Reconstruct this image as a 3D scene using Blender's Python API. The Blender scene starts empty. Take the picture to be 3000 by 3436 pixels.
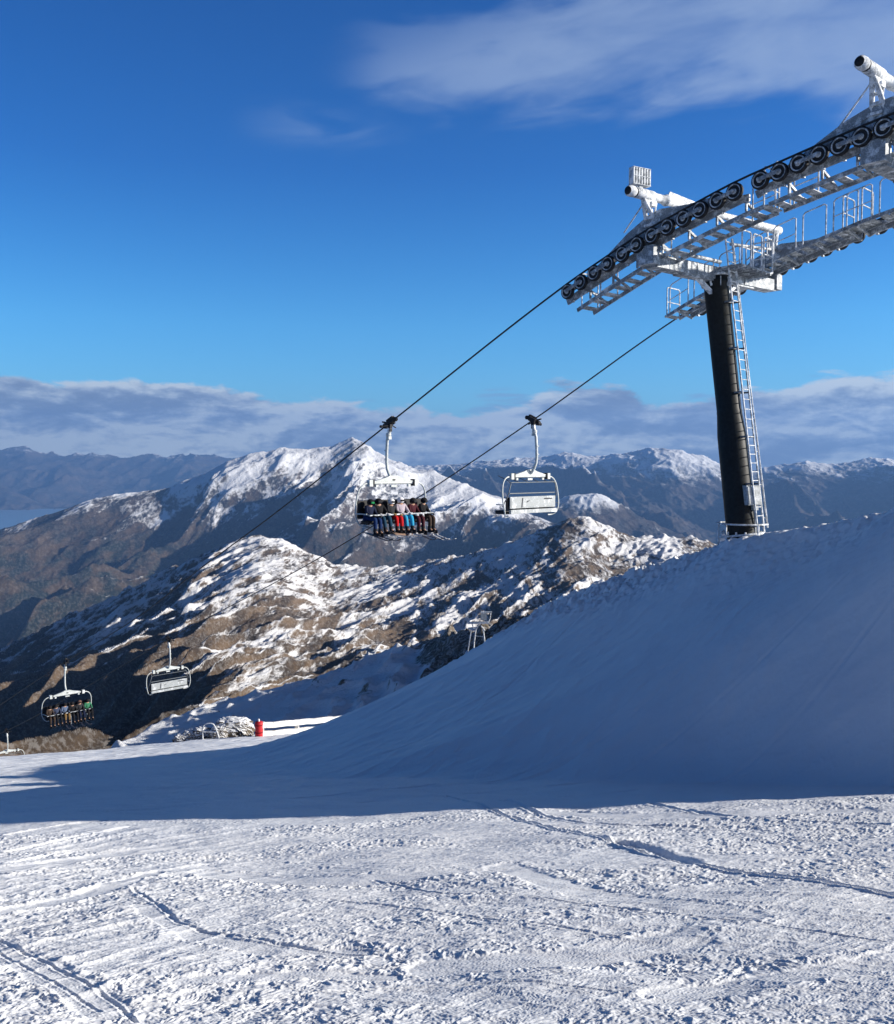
import bpy, bmesh, math, random
import numpy as np
from mathutils import Vector, Matrix
random.seed(7)
C = bpy.context
scn = C.scene
col = scn.collection
PI = math.pi

# ------------------------------------------------------------------ camera
cam_d = bpy.data.cameras.new("camera")
cam = bpy.data.objects.new("camera", cam_d)
col.objects.link(cam)
cam.location = (0, 0, 0)
cam_d.sensor_fit = 'HORIZONTAL'
cam_d.sensor_width = 36
cam_d.lens = 36.36
cam_d.clip_start = 0.1
cam_d.clip_end = 200000
PITCH = math.atan(158 / 3030)
cam.rotation_euler = (PI / 2 - PITCH, 0, 0)
scn.camera = cam

# ------------------------------------------------------------------ light
SUN_EL = math.radians(19.0)
SUN_AZ = math.radians(93)          # clockwise from +Y
sd = bpy.data.lights.new("sun", 'SUN')
sun = bpy.data.objects.new("sun", sd)
col.objects.link(sun)
sd.energy = 5.0
sd.angle = math.radians(0.53)
sd.color = (1.0, 0.93, 0.83)
sv = Vector((math.sin(SUN_AZ) * math.cos(SUN_EL), math.cos(SUN_AZ) * math.cos(SUN_EL), math.sin(SUN_EL)))
sun.rotation_euler = (-sv).to_track_quat('-Z', 'Y').to_euler()

scn.view_settings.view_transform = 'Standard'
scn.view_settings.look = 'None'
scn.view_settings.exposure = 0.84
scn.view_settings.gamma = 1.0


class NT:
    """tiny node helper"""
    def __init__(self, tree):
        self.t = tree
        self.t.nodes.clear()

    def n(self, typ, **kw):
        nd = self.t.nodes.new(typ)
        for k, v in kw.items():
            setattr(nd, k, v)
        return nd

    def put(self, sock, v):
        if v is None:
            return
        if hasattr(v, 'is_output'):
            self.t.links.new(v, sock)
        elif isinstance(v, (int, float)):
            try:
                sock.default_value = v
            except TypeError:
                sock.default_value = (v, v, v)
        else:
            if len(v) == 3 and sock.type == 'RGBA':
                v = (*v, 1)
            sock.default_value = v

    def math(self, op, a, b=None, c=None, clamp=False):
        nd = self.n('ShaderNodeMath', operation=op, use_clamp=clamp)
        for i, v in enumerate((a, b, c)):
            self.put(nd.inputs[i], v)
        return nd.outputs[0]

    def mix(self, f, a, b, blend='MIX'):
        nd = self.n('ShaderNodeMix', data_type='RGBA', blend_type=blend)
        self.put(nd.inputs['Factor'], f)
        self.put(nd.inputs[6], a)
        self.put(nd.inputs[7], b)
        return nd.outputs[2]

    def smooth(self, v, lo, hi, a=0.0, b=1.0):
        nd = self.n('ShaderNodeMapRange', interpolation_type='SMOOTHSTEP')
        self.put(nd.inputs[0], v)
        self.put(nd.inputs[1], lo)
        self.put(nd.inputs[2], hi)
        self.put(nd.inputs[3], a)
        self.put(nd.inputs[4], b)
        return nd.outputs[0]

    def comb(self, x, y, z):
        nd = self.n('ShaderNodeCombineXYZ')
        for i, v in enumerate((x, y, z)):
            self.put(nd.inputs[i], v)
        return nd.outputs[0]

    def noise(self, vec, scale, detail=4, rough=.55, dist=0.0):
        nd = self.n('ShaderNodeTexNoise')
        self.put(nd.inputs['Vector'], vec)
        nd.inputs['Scale'].default_value = scale
        nd.inputs['Detail'].default_value = detail
        nd.inputs['Roughness'].default_value = rough
        nd.inputs['Distortion'].default_value = dist
        return nd.outputs['Fac']

    def ramp(self, fac, pts, interp='LINEAR'):
        nd = self.n('ShaderNodeValToRGB')
        cr = nd.color_ramp
        cr.interpolation = interp
        while len(cr.elements) < len(pts):
            cr.elements.new(.5)
        for e, (p, c) in zip(cr.elements, pts):
            e.position = p
            e.color = (c, c, c, 1) if isinstance(c, (int, float)) else (*c, 1)
        self.put(nd.inputs[0], fac)
        return nd.outputs[0]


# ------------------------------------------------------------------ sky
world = bpy.data.worlds.new("World")
scn.world = world
world.use_nodes = True
w = NT(world.node_tree)
sky = w.n('ShaderNodeTexSky', sky_type='NISHITA', sun_disc=False)
sky.sun_elevation = SUN_EL
sky.sun_rotation = SUN_AZ
sky.altitude = 1600
sky.air_density = 1.0
sky.dust_density = 0.25
sky.ozone_density = 3.0
hs = w.n('ShaderNodeHueSaturation')
hs.inputs['Saturation'].default_value = 1.28
hs.inputs['Value'].default_value = 1.0
w.put(hs.inputs['Color'], sky.outputs[0])
tc = w.n('ShaderNodeTexCoord')
sep = w.n('ShaderNodeSeparateXYZ')
w.put(sep.inputs[0], tc.outputs['Generated'])
dx, dy, dz = sep.outputs
az = w.math('ARCTAN2', dx, dy)                       # radians, + to the right
hyp = w.math('SQRT', w.math('ADD', w.math('MULTIPLY', dx, dx), w.math('MULTIPLY', dy, dy)))
el = w.math('ARCTAN2', dz, hyp)
# the sky is deepest overhead and palest low down
elr = w.ramp(w.math('DIVIDE', el, 1.2), [(.0, (.175, .205, .195)), (.125, (.155, .200, .196)), (.256, (.064, .124, .160)), (.385, (.050, .105, .142)), (.50, (.012, .026, .038)), (1.0, (.005, .013, .022))])
skyc = w.mix(1.0, w.mix(1.0, hs.outputs[0], elr, 'MULTIPLY'), (6.4, 8.9, 10.2), 'MULTIPLY')
skyc = w.mix(w.smooth(w.math('ABSOLUTE', az), .6, 1.1), skyc, w.mix(1.0, skyc, (.22, .48, .62), 'MULTIPLY'))  # unseen sky to the sides dimmed, least red, to darken the shaded snow
# cloud bank standing along the horizon: billows with pale tops and grey undersides
pv = w.comb(az, w.math('MULTIPLY', el, 2.6), 0.37)
n1 = w.noise(pv, 4.5, 3, .5, .2)
n2 = w.noise(pv, 13.0, 9, .62, .25)
topn = w.math('ADD', w.math('MULTIPLY', w.math('SUBTRACT', n1, .5), .10), w.math('MULTIPLY', w.math('SUBTRACT', n2, .5), .075))
topc = w.ramp(w.math('ADD', az, .5),
              [(0.0, .84), (.04, .90), (.16, .90), (.27, .78), (.45, .66), (.60, .72), (.74, .66), (.86, .78), (.95, .95), (1.0, .98)])
top = w.math('ADD', w.math('MULTIPLY', topc, .105), topn)
depth_in = w.math('SUBTRACT', top, el)
bank = w.smooth(depth_in, -.003, .008)
# the same field looked up slightly higher gives the shaded side of each billow
pvs = w.comb(w.math('SUBTRACT', az, .006), w.math('ADD', w.math('MULTIPLY', el, 2.6), .016), 0.37)
n2s = w.noise(pvs, 13.0, 9, .62, .25)
puff = w.math('SUBTRACT', n2, n2s)
pv2 = w.comb(az, w.math('MULTIPLY', el, 4.2), 4.1)
n3 = w.noise(pv2, 5.0, 6, .55, .5)
n4 = w.noise(pv2, 17.0, 7, .6, .4)
lum = w.math('ADD', w.math('MULTIPLY', n3, .75), w.math('MULTIPLY', n4, .25))
lum = w.math('ADD', lum, w.math('MULTIPLY', puff, .9))
lum = w.math('ADD', lum, w.smooth(depth_in, .0, .022, .07, 0))
lum = w.math('ADD', lum, w.math('MULTIPLY', w.smooth(el, .050, .012, 0, 1), w.smooth(az, .1, -.3, .0, .09)))
rightwarm = w.math('MULTIPLY', w.smooth(az, .22, .46), w.smooth(depth_in, .0, .04, 1, 0))
lum = w.math('ADD', lum, w.math('MULTIPLY', rightwarm, .12))
bankc = w.ramp(lum, [(.36, (.27, .31, .42)), (.43, (.34, .38, .49)), (.48, (.45, .495, .61)), (.54, (.66, .68, .75)), (.62, (.96, .95, .95))])
# soft high cloud, upper right
ca, sa = math.cos(.12), math.sin(.12)
u = w.math('ADD', w.math('MULTIPLY', az, ca), w.math('MULTIPLY', el, sa))
v = w.math('SUBTRACT', w.math('MULTIPLY', el, ca), w.math('MULTIPLY', az, sa))
pc = w.comb(w.math('MULTIPLY', u, 1.0), w.math('MULTIPLY', v, 3.4), 1.9)
c1 = w.noise(pc, 4.2, 7, .52, .5)
c2 = w.noise(pc, 10.0, 6, .5, .6)
cn = w.math('ADD', w.math('MULTIPLY', c1, .65), w.math('MULTIPLY', c2, .35))
azr = w.math('ADD', az, .5)
loe = w.math('MULTIPLY', w.ramp(azr, [(0, .66), (.36, .665), (.42, .63), (.50, .598), (.66, .592), (.76, .600), (.85, .575), (.93, .50), (1.0, .46)]), .6)
hie = w.math('MULTIPLY', w.ramp(azr, [(0, .66), (.36, .675), (.42, .71), (.52, .755), (.66, .80), (.80, .92), (1.0, 1.0)]), .6)
wob = w.math('MULTIPLY', w.math('SUBTRACT', cn, .5), .16)
e2 = w.math('ADD', el, wob)
reg = w.math('MULTIPLY', w.smooth(w.math('SUBTRACT', e2, loe), -.012, .045), w.smooth(w.math('SUBTRACT', hie, e2), -.02, .035))
reg = w.math('MULTIPLY', reg, w.smooth(az, -.17, -.06))
cir = w.math('MULTIPLY', reg, w.smooth(cn, .25, .62, .35, 1.0))
cir = w.math('MULTIPLY', cir, w.smooth(az, -.15, .25, .42, .62))
# a thin wisp lower left of it
ws = w.math('MULTIPLY', w.smooth(w.math('ABSOLUTE', w.math('ADD', az, .13)), .11, .02), w.smooth(w.math('ABSOLUTE', w.math('SUBTRACT', el, w.math('ADD', .345, w.math('MULTIPLY', w.math('SUBTRACT', c1, .5), .05)))), .030, .0))
ws = w.math('MULTIPLY', w.math('MULTIPLY', ws, w.smooth(c2, .35, .65)), .28)
# tiny streaks just over the bank
s1 = w.noise(w.comb(az, w.math('MULTIPLY', el, 7.0), 7.7), 9.0, 5, .5, .2)
st = w.math('MULTIPLY', w.smooth(s1, .60, .70), w.math('MULTIPLY', w.smooth(el, .045, .065), w.smooth(el, .105, .085)))
col1 = w.mix(cir, skyc, (4.3, 5.6, 7.8))
col1 = w.mix(ws, col1, (3.0, 4.4, 7.0))
col1 = w.mix(w.math('MULTIPLY', st, .5), col1, (3.0, 4.0, 6.5))
bankL = w.mix(1.0, bankc, (8.9, 10.0, 10.2), 'MULTIPLY')
bank = w.math('MULTIPLY', bank, w.smooth(w.math('ABSOLUTE', az), 1.0, .62))
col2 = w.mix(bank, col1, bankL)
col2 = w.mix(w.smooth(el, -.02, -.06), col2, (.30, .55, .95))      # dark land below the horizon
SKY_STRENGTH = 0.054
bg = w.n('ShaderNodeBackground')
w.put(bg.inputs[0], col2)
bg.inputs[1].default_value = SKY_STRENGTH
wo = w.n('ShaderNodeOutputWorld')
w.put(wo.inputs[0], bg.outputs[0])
world.cycles.sampling_method = 'MANUAL'
world.cycles.sample_map_resolution = 1024

# ------------------------------------------------------------------ tags
def tag(o, label=None, cat=None, group=None, kind=None):
    if label: o['label'] = label
    if cat: o['category'] = cat
    if group: o['group'] = group
    if kind: o['kind'] = kind
    return o


def at(px, py, y):
    """point seen at a photograph pixel, at distance y along the view"""
    return Vector(((px - 1500) / 3030 * y, y, (1560 - py) / 3030 * y))


# ------------------------------------------------------------------ numpy noise
rng = np.random.RandomState(11)
_perm = rng.permutation(256).astype(np.int32)
_perm = np.concatenate([_perm, _perm])
_ang = rng.rand(256) * 2 * PI
_gx, _gy = np.cos(_ang).astype(np.float32), np.sin(_ang).astype(np.float32)


def perlin(x, y):
    xi = np.floor(x).astype(np.int32); yi = np.floor(y).astype(np.int32)
    xf = (x - xi).astype(np.float32); yf = (y - yi).astype(np.float32)
    xi &= 255; yi &= 255
    uu = xf * xf * xf * (xf * (xf * 6 - 15) + 10)
    vv = yf * yf * yf * (yf * (yf * 6 - 15) + 10)
    a = _perm[xi]; b = _perm[(xi + 1) & 255]
    def g(h, fx, fy):
        return _gx[h] * fx + _gy[h] * fy
    h00 = _perm[a + yi]; h10 = _perm[b + yi]
    y1 = (yi + 1) & 255
    h01 = _perm[a + y1]; h11 = _perm[b + y1]
    n00 = g(h00, xf, yf); n10 = g(h10, xf - 1, yf)
    n01 = g(h01, xf, yf - 1); n11 = g(h11, xf - 1, yf - 1)
    r0 = n00 + uu * (n10 - n00); r1 = n01 + uu * (n11 - n01)
    return (r0 + vv * (r1 - r0)) * 1.5


def rot(x, y, a):
    c, s = math.cos(a), math.sin(a)
    return x * c - y * s, x * s + y * c


def fbm(x, y, oct=5, gain=.5, lac=2.03):
    s = 0; a = 1.0; t = 0
    for i in range(oct):
        s = s + a * perlin(x + 17.3 * i, y - 9.1 * i); t += a
        a *= gain; x, y = rot(x * lac, y * lac, .6)
    return s / t


def ridged(x, y, oct=5, gain=.55, lac=2.05):
    s = 0; a = 1.0; t = 0; wgt = 1.0
    for i in range(oct):
        r = 1 - np.abs(perlin(x + 31.7 * i, y + 5.3 * i)) * 1.6
        r = r * r * wgt
        wgt = np.clip(r * 1.5, .38, 1)
        s = s + a * r; t += a
        a *= gain; x, y = rot(x * lac, y * lac, .35)
    return s / t


def sstep(x, a, b):
    t = np.clip((x - a) / (b - a), 0, 1)
    return t * t * (3 - 2 * t)


def sheet(name, X, Y, Z, mat, attrs=None, smooth=True):
    """grid arrays (rows, cols) -> one mesh object"""
    nr, nc = X.shape
    co = np.stack([X, Y, Z], -1).reshape(-1, 3).astype(np.float32)
    idx = np.arange(nr * nc, dtype=np.int32).reshape(nr, nc)
    q = np.stack([idx[:-1, :-1], idx[:-1, 1:], idx[1:, 1:], idx[1:, :-1]], -1).reshape(-1, 4)
    me = bpy.data.meshes.new(name)
    me.vertices.add(len(co)); me.vertices.foreach_set('co', co.ravel())
    me.loops.add(q.size); me.loops.foreach_set('vertex_index', q.ravel())
    me.polygons.add(len(q))
    me.polygons.foreach_set('loop_start', np.arange(0, q.size, 4, dtype=np.int32))
    me.polygons.foreach_set('loop_total', np.full(len(q), 4, dtype=np.int32))
    me.polygons.foreach_set('use_smooth', np.full(len(q), smooth))
    for k, a in (attrs or {}).items():
        at_ = me.attributes.new(k, 'FLOAT', 'POINT')
        at_.data.foreach_set('value', a.astype(np.float32).ravel())
    me.update(calc_edges=True)
    me.materials.append(mat)
    o = bpy.data.objects.new(name, me)
    col.objects.link(o)
    return o


# ------------------------------------------------------------------ materials
def new_mat(name):
    m = bpy.data.materials.new(name)
    m.use_nodes = True
    return m, NT(m.node_tree)


def finish(nt, colr, rough=.6, metal=0.0, bump=None, bump_s=.3, bump_d=.02, spec=.3, trans=None, ior=None, normal=None):
    p = nt.n('ShaderNodeBsdfPrincipled')
    nt.put(p.inputs['Base Color'], colr)
    nt.put(p.inputs['Roughness'], rough)
    nt.put(p.inputs['Metallic'], metal)
    p.inputs['Specular IOR Level'].default_value = spec
    if trans is not None:
        p.inputs['Transmission Weight'].default_value = trans
    if bump is not None:
        b = nt.n('ShaderNodeBump')
        b.inputs['Strength'].default_value = bump_s
        b.inputs['Distance'].default_value = bump_d
        nt.put(b.inputs['Height'], bump)
        nt.put(p.inputs['Normal'], b.outputs[0])
    o = nt.n('ShaderNodeOutputMaterial')
    nt.put(o.inputs[0], p.outputs[0])
    return p


def objco(nt):
    return nt.n('ShaderNodeTexCoord').outputs['Object']


def geo_pos(nt):
    return nt.n('ShaderNodeNewGeometry').outputs['Position']


def mat_snow():
    m, t = new_mat('snow')
    p = geo_pos(t)
    n = t.noise(p, 9.0, 6, .7)
    n2 = t.noise(p, .35, 4, .5)
    c = t.mix(t.smooth(n2, .3, .7), (.80, .83, .87), (.90, .915, .93))
    h = t.math('ADD', n, t.math('MULTIPLY', t.noise(p, 60.0, 3, .6), .25))
    finish(t, c, .55, bump=h, bump_s=.30, bump_d=.02, spec=.25)
    return m


def mat_mountain(name, rock_a, rock_b, scale, dust, twist=.28, *, snowcol=(.80, .82, .85), bump_d=3.0, soft=.12, aniso=(1, 1, 1), bs=.6, detail_amp=.55, lowdark=None):
    """rock and tussock with snow lying where the attribute 'snow' says, broken up by noise"""
    m, t = new_mat(name)
    p = geo_pos(t)
    mp = t.n('ShaderNodeMapping')
    t.put(mp.inputs[0], p)
    mp.inputs['Rotation'].default_value = (0, 0, twist)
    mp.inputs['Scale'].default_value = aniso
    p = mp.outputs[0]
    a = t.n('ShaderNodeAttribute', attribute_name='snow').outputs['Fac']
    nz = t.noise(p, scale, 10, .68, .4)
    n3 = t.noise(p, scale * 6, 6, .7, .2)
    g = t.n('ShaderNodeNewGeometry')
    sp = t.n('ShaderNodeSeparateXYZ'); t.put(sp.inputs[0], g.outputs['Normal'])
    slope = t.smooth(sp.outputs[2], .45, .95, -.18, .10)
    f = t.math('ADD', a, t.math('MULTIPLY', t.math('SUBTRACT', nz, .5), detail_amp * 3))
    f = t.math('ADD', f, t.math('MULTIPLY', t.math('SUBTRACT', n3, .5), detail_amp * 1.5))
    f = t.math('ADD', f, slope)
    fac = t.smooth(f, .5 - soft, .5 + soft)
    rn = t.noise(p, scale * 1.7, 6, .6, .3)
    rock = t.mix(t.smooth(rn, .35, .68), rock_a, rock_b)
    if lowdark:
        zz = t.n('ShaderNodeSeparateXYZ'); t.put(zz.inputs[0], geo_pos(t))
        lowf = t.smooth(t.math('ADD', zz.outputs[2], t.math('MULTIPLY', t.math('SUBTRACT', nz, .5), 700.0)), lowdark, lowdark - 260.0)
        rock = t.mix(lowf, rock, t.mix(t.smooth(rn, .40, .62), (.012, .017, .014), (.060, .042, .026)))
    dn = t.noise(geo_pos(t), scale * 9, 5, .75)
    rock = t.mix(t.smooth(dn, .46, .62, 0.0, dust), rock, snowcol)
    c = t.mix(fac, rock, snowcol)
    finish(t, c, .85, bump=t.math('ADD', t.math('MULTIPLY', nz, 2.0), t.math('MULTIPLY', n3, 1.3)), bump_s=bs, bump_d=bump_d, spec=.1)
    return m


def mat_paint(name, c, rough=.45, metal=0.0, frost=0.0, frost_c=(.74, .78, .83), scale=9.0, spec=.4, wear=.12):
    """painted or galvanised metal, with hoar frost in patches when frost > 0"""
    m, t = new_mat(name)
    p = objco(t)
    n = t.noise(p, scale, 6, .65)
    n2 = t.noise(p, scale * 6, 4, .6)
    dark = tuple(x * (1 - wear * 2) for x in c)
    cc = t.mix(t.smooth(n2, .3, .7), dark, c)
    if frost > 0:
        f = t.smooth(t.math('ADD', n, t.math('MULTIPLY', n2, .3)), .95 - frost, 1.15 - frost)
        cc = t.mix(f, cc, frost_c)
    finish(t, cc, rough, metal, bump=t.math('ADD', n, n2), bump_s=.25, bump_d=.01, spec=spec)
    return m


M = {}
M['snow'] = mat_snow()
M['frost'] = mat_paint('frosted_metal', (.36, .39, .42), .6, 0, .42, (.78, .81, .84), 7.0, .2)
M['galv'] = mat_paint('galvanised_steel', (.26, .29, .32), .55, .1, .34, (.62, .66, .70), 5.0, wear=.2)
M['galvd'] = mat_paint('steel_dark', (.14, .16, .18), .5, .1, .2, (.5, .54, .6), 6.0)
M['pole'] = mat_paint('dark_pole_paint', (.008, .012, .014), .5, 0, .13, (.07, .09, .11), 1.6, .22, .3)
M['rubber'] = mat_paint('black_rubber', (.012, .013, .016), .7, 0, .0, scale=20)
M['rope'] = mat_paint('steel_rope', (.02, .021, .025), .5, .3, .0, scale=30)
M['white'] = mat_paint('white_frame_paint', (.56, .60, .585), .4, 0, .3, (.85, .87, .9), 6.0)
M['panel'] = mat_paint('pale_panel', (.38, .41, .42), .45, 0, .3, (.72, .75, .78), 3.0)
M['blackpad'] = mat_paint('black_padding', (.012, .012, .015), .65, 0, 0, scale=12)
M['red'] = mat_paint('red_padding', (.50, .012, .02), .6, 0, .05, scale=4)
M['fence'] = mat_paint('snow_crusted_timber', (.70, .68, .62), .8, 0, .45, (.84, .84, .83), 4.0, .1)
M['plate'] = mat_paint('pale_grey_box', (.33, .36, .37), .5, 0, .35, (.55, .58, .6), 3.0)
M['mark'] = mat_paint('dark_lettering', (.03, .035, .05), .6)


# ------------------------------------------------------------------ snow ground
CREST = [(3000, 1705, 21.5), (2800, 1745, 23.3), (2600, 1783, 25.0), (2500, 1806, 26.0), (2350, 1842, 28), (2100, 1925, 31),
         (1900, 2000, 34), (1700, 2130, 37), (1550, 2235, 39.5), (1350, 2375, 42.5), (1200, 2445, 45)]
cy = [11.0, 14.0, 15.0, 18.0]; cx = [17.0, 16.5, 15.5, 12.8]; cz = [4.2, 4.0, 3.6, 1.5]  # unseen crest beyond the right edge, shaped to cast the shadow band
for a, b, d in CREST:
    q = at(a, b, d); cy.append(q.y); cx.append(q.x); cz.append(q.z)
cy += [47, 50, 60]; cx += [-4.6, -4.7, -5]; cz += [-14.1, -14.95, -17.5]
WID = ([11, 18, 21.5, 30, 40, 45, 60], [8.0, 11, 14, 16, 10.5, 3.8, 3])


def groove(X, Y, pts, wd, dp, berm=.4, fade=None):
    """depth of a ski track along plan points"""
    d2 = np.full(X.shape, 1e9, np.float32)
    sgn = np.zeros(X.shape, np.float32)
    for (x0, y0), (x1, y1) in zip(pts[:-1], pts[1:]):
        ax, ay = x1 - x0, y1 - y0
        L2 = ax * ax + ay * ay
        tt = np.clip(((X - x0) * ax + (Y - y0) * ay) / L2, 0, 1)
        ex, ey = X - (x0 + tt * ax), Y - (y0 + tt * ay)
        dd = ex * ex + ey * ey
        d2 = np.minimum(d2, dd)
    d = np.sqrt(d2)
    return -dp * np.exp(-(d / wd) ** 4) + dp * berm * np.exp(-((d - 1.7 * wd) / (.6 * wd)) ** 2)


def gp(px, py):
    """photograph pixel -> plan point on the near snow plane"""
    tx = (px - 1500) / 3030
    y = 1.65 / ((py - 1560) / 3030 - .27 + .045 * tx)
    return (tx * y, y)


def smooth_path(pts, n=6):
    out = []
    P = [Vector((*p, 0)) for p in pts]
    P = [P[0] * 2 - P[1]] + P + [P[-1] * 2 - P[-2]]
    for i in range(1, len(P) - 2):
        for k in range(n):
            t = k / n
            a, b, c, d = P[i - 1], P[i], P[i + 1], P[i + 2]
            q = .5 * ((2 * b) + (-a + c) * t + (2 * a - 5 * b + 4 * c - d) * t * t + (-a + 3 * b - 3 * c + d) * t ** 3)
            out.append((q.x, q.y))
    out.append((P[-2].x, P[-2].y))
    return out


def ground_macro(X, Y):
    base = -1.65 - .27 * Y + .045 * X
    base = np.where(Y < 0, -1.65 - .12 * Y + .045 * X, base)
    base = base + .42 * sstep(Y, 38, 50) * sstep(X, -22, -11)
    xc = np.interp(Y, cy, cx); zc = np.interp(Y, cy, cz)
    wd = np.interp(Y, *WID)
    amt = sstep(Y + .25 * perlin(X * .15, Y * .0 + 3.3), 11.9, 13.1)
    Bc = -1.65 - .27 * Y + .045 * xc
    H = (zc - Bc) * amt
    s = (xc - X) / wd
    sc = np.clip(s, -.3, 1)
    g = (1 - sc) ** 1.45
    a = base + H * g
    b = zc + .12 - .22 * (X - xc)
    b = np.where(X - xc > 12, zc + .04 - 3.6 - .1 * (X - xc - 12), b)
    k = .50
    h = np.clip(.5 + .5 * (b - a) / k, 0, 1)
    sm = b + (a - b) * h - k * h * (1 - h)
    z = np.where(amt > 0, base + (sm - base) * np.where(X > xc - 3, amt, 1), base)
    z = np.where(amt >= 1, sm, np.where(amt <= 0, base, base * (1 - amt) + sm * amt))
    z = z - np.clip(Y - 47.3 - .42 * np.clip(X + 23, -60, 16), 0, 100) * 0.9
    return z


def ground_detail(X, Y):
    D = np.sqrt(X * X + Y * Y)
    base = .10 * fbm(X * .22, Y * .30, 3)
    # patchiness of churned snow
    up_, vp_ = rot(X, Y, .18)
    patch = sstep(fbm(up_ * .28 + 5, vp_ * .95 + 2, 4), -.16, .20)
    patch = np.clip(patch * .72 + .26, 0, 1)
    lit = sstep(Y, 14.5, 12.5)
    # swaths scraped smooth by skis and boards, with a low lip of crumbs along one side
    sw = 0
    lip = 0
    for pts, wd in (([(1450, 3275), (1750, 3262), (2050, 3235), (2330, 3188)], .20), ([(2250, 3375), (2550, 3335), (2850, 3290), (3200, 3230)], .15), ([(-80, 3230), (150, 3330), (330, 3440)], .16),
                    ([(1700, 2955), (1900, 3020), (2150, 3065), (2500, 3120)], .22), ([(450, 3080), (600, 3165), (850, 3215), (1200, 3225)], .12), ([(0, 2960), (250, 2905), (520, 2860)], .30),
                    ([(0, 3090), (250, 3040), (480, 2970)], .16), ([(700, 2960), (1100, 2990), (1500, 2975)], .22), ([(1850, 2745), (2300, 2760), (2900, 2745)], .30), ([(600, 3330), (1000, 3300), (1300, 3310)], .10)):
        pp = smooth_path([gp(a, max(b, 2670)) for a, b in pts], 4)
        d2 = np.full(X.shape, 1e9, np.float32)
        for (x0, y0), (x1, y1) in zip(pp[:-1], pp[1:]):
            ax, ay = x1 - x0, y1 - y0
            tt = np.clip(((X - x0) * ax + (Y - y0) * ay) / (ax * ax + ay * ay), 0, 1)
            d2 = np.minimum(d2, (X - (x0 + tt * ax)) ** 2 + (Y - (y0 + tt * ay)) ** 2)
        dd = np.sqrt(d2) + .03 * perlin(X * 5, Y * 5)
        sw = np.maximum(sw, sstep(dd, wd, wd * .7))
        lip = np.maximum(lip, np.exp(-((dd - wd * 1.15) / .06) ** 2))
    # crumbly lumps: stretched slightly across the slope
    wx = X + .05 * perlin(X * 6, Y * 6); wy = Y + .05 * perlin(X * 6 + 9, Y * 6)
    l1 = np.clip(perlin(wx * 12.5, wy * 14.0) + .10, 0, 1)
    l2 = np.clip(perlin(wx * 25 + 3, wy * 28) + .08, 0, 1)
    l3 = perlin(wx * 52 + 3, wy * 56)
    l0 = np.clip(perlin(wx * 3.6 + 7, wy * 4.6) - .05, 0, 1)
    far = sstep(D, 9, 12)
    lump = (.028 * l1 + .026 * l2 + .009 * l3 + .03 * l0)
    z = base + lump * (patch + .35 * lip) * (1 - .88 * sw) * (.40 + .60 * lit) * (.36 + .16 * sstep(D, 6, 12))
    z = z - .008 * sw
    z = z + .0030 * perlin(wx * 75, wy * 80) * sstep(D, 11, 7)
    # directional ski scratches
    u_, v_ = rot(X, Y, .35)
    z = z + .011 * ridged(u_ * 1.6, v_ * 7.5, 3) * (1 - patch * .5) * (.45 + .55 * lit)
    u_, v_ = rot(X, Y, -.6)
    z = z + .007 * ridged(u_ * 2.2 + 4, v_ * 9, 2) * (1 - patch) * (.4 + .6 * lit)
    # broad corrugated undulation
    z = z + .03 * fbm(X * 1.0, Y * 1.9, 3)
    # edged ribs scraped by turning skis, mostly on the left
    u_, v_ = rot(X, Y, -.95)
    z = z + .026 * ridged(u_ * .55 + 2, v_ * 2.6, 3) * sstep(X / np.maximum(Y, 1), -.05, -.40) * sstep(Y, 15, 12)
    u_, v_ = rot(X, Y, .22)
    z = z + .020 * ridged(u_ * .35 + 8, v_ * 1.9, 3) * sstep(X / np.maximum(Y, 1), -.25, .1) * sstep(Y, 15, 12)
    # ski tracks
    T = [([(1500, 2690), (1800, 2790), (2080, 2868), (2250, 2915), (2500, 2962), (3000, 3040), (3300, 3085)], .030, .026, .6),
         ([(2080, 2862), (2180, 2880), (2330, 2930)], .10, .035, .2),
         ([(420, 3020), (520, 3090), (600, 3150), (900, 3200), (1300, 3240)], .018, .006, .8),
         ([(-60, 3200), (150, 3300), (340, 3400), (420, 3470)], .014, .007, .6),
         ([(-60, 3240), (120, 3340), (300, 3440)], .012, .005, .6),
         ([(1100, 3060), (1400, 3095), (1700, 3140), (2100, 3190)], .020, .006, .6),
         ([(1250, 2990), (1500, 3045), (1760, 3060), (2300, 3120), (3000, 3200)], .016, .006, .6),
         ([(2200, 2720), (2450, 2760), (3000, 2800)], .05, .018, .5),
         ([(1700, 2710), (1850, 2760), (2050, 2790), (2600, 2800)], .05, .022, .6),
         ([(0, 2880), (250, 2830), (420, 2800)], .06, .018, .5),
         ([(0, 2930), (200, 2880), (450, 2840)], .04, .013, .5),
         ([(0, 2830), (180, 2800), (330, 2785)], .05, .018, .5),
         ([(700, 3430), (1100, 3360), (1700, 3340), (2200, 3380)], .014, .005, .6)]
    for pts, wd, dp, bm in T:
        pp = smooth_path([gp(a, max(b, 2670)) for a, b in pts], 4)
        z = z + groove(X + .007 * perlin(X * 3, Y * 3), Y, pp, wd, dp, bm)
    for pts, wd, dp in (([(-6, 16), (-1, 17.5), (4, 19), (8, 21.5)], .06, .014), ([(-9, 20), (-4, 21.5), (1, 24), (4, 28)], .07, .014),
                        ([(-3, 15.5), (1, 16.6), (5, 17.8), (8.5, 19)], .05, .013), ([(0, 18), (4, 19.6), (8, 22.5)], .05, .012),
                        ([(-8, 26), (-2, 28), (2, 31), (3, 34)], .07, .014), ([(2, 15), (5, 15.9), (9, 17.6)], .05, .012)):
        z = z + groove(X + .03 * perlin(X, Y), Y, smooth_path(pts, 5), wd, dp, .5)
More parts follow.
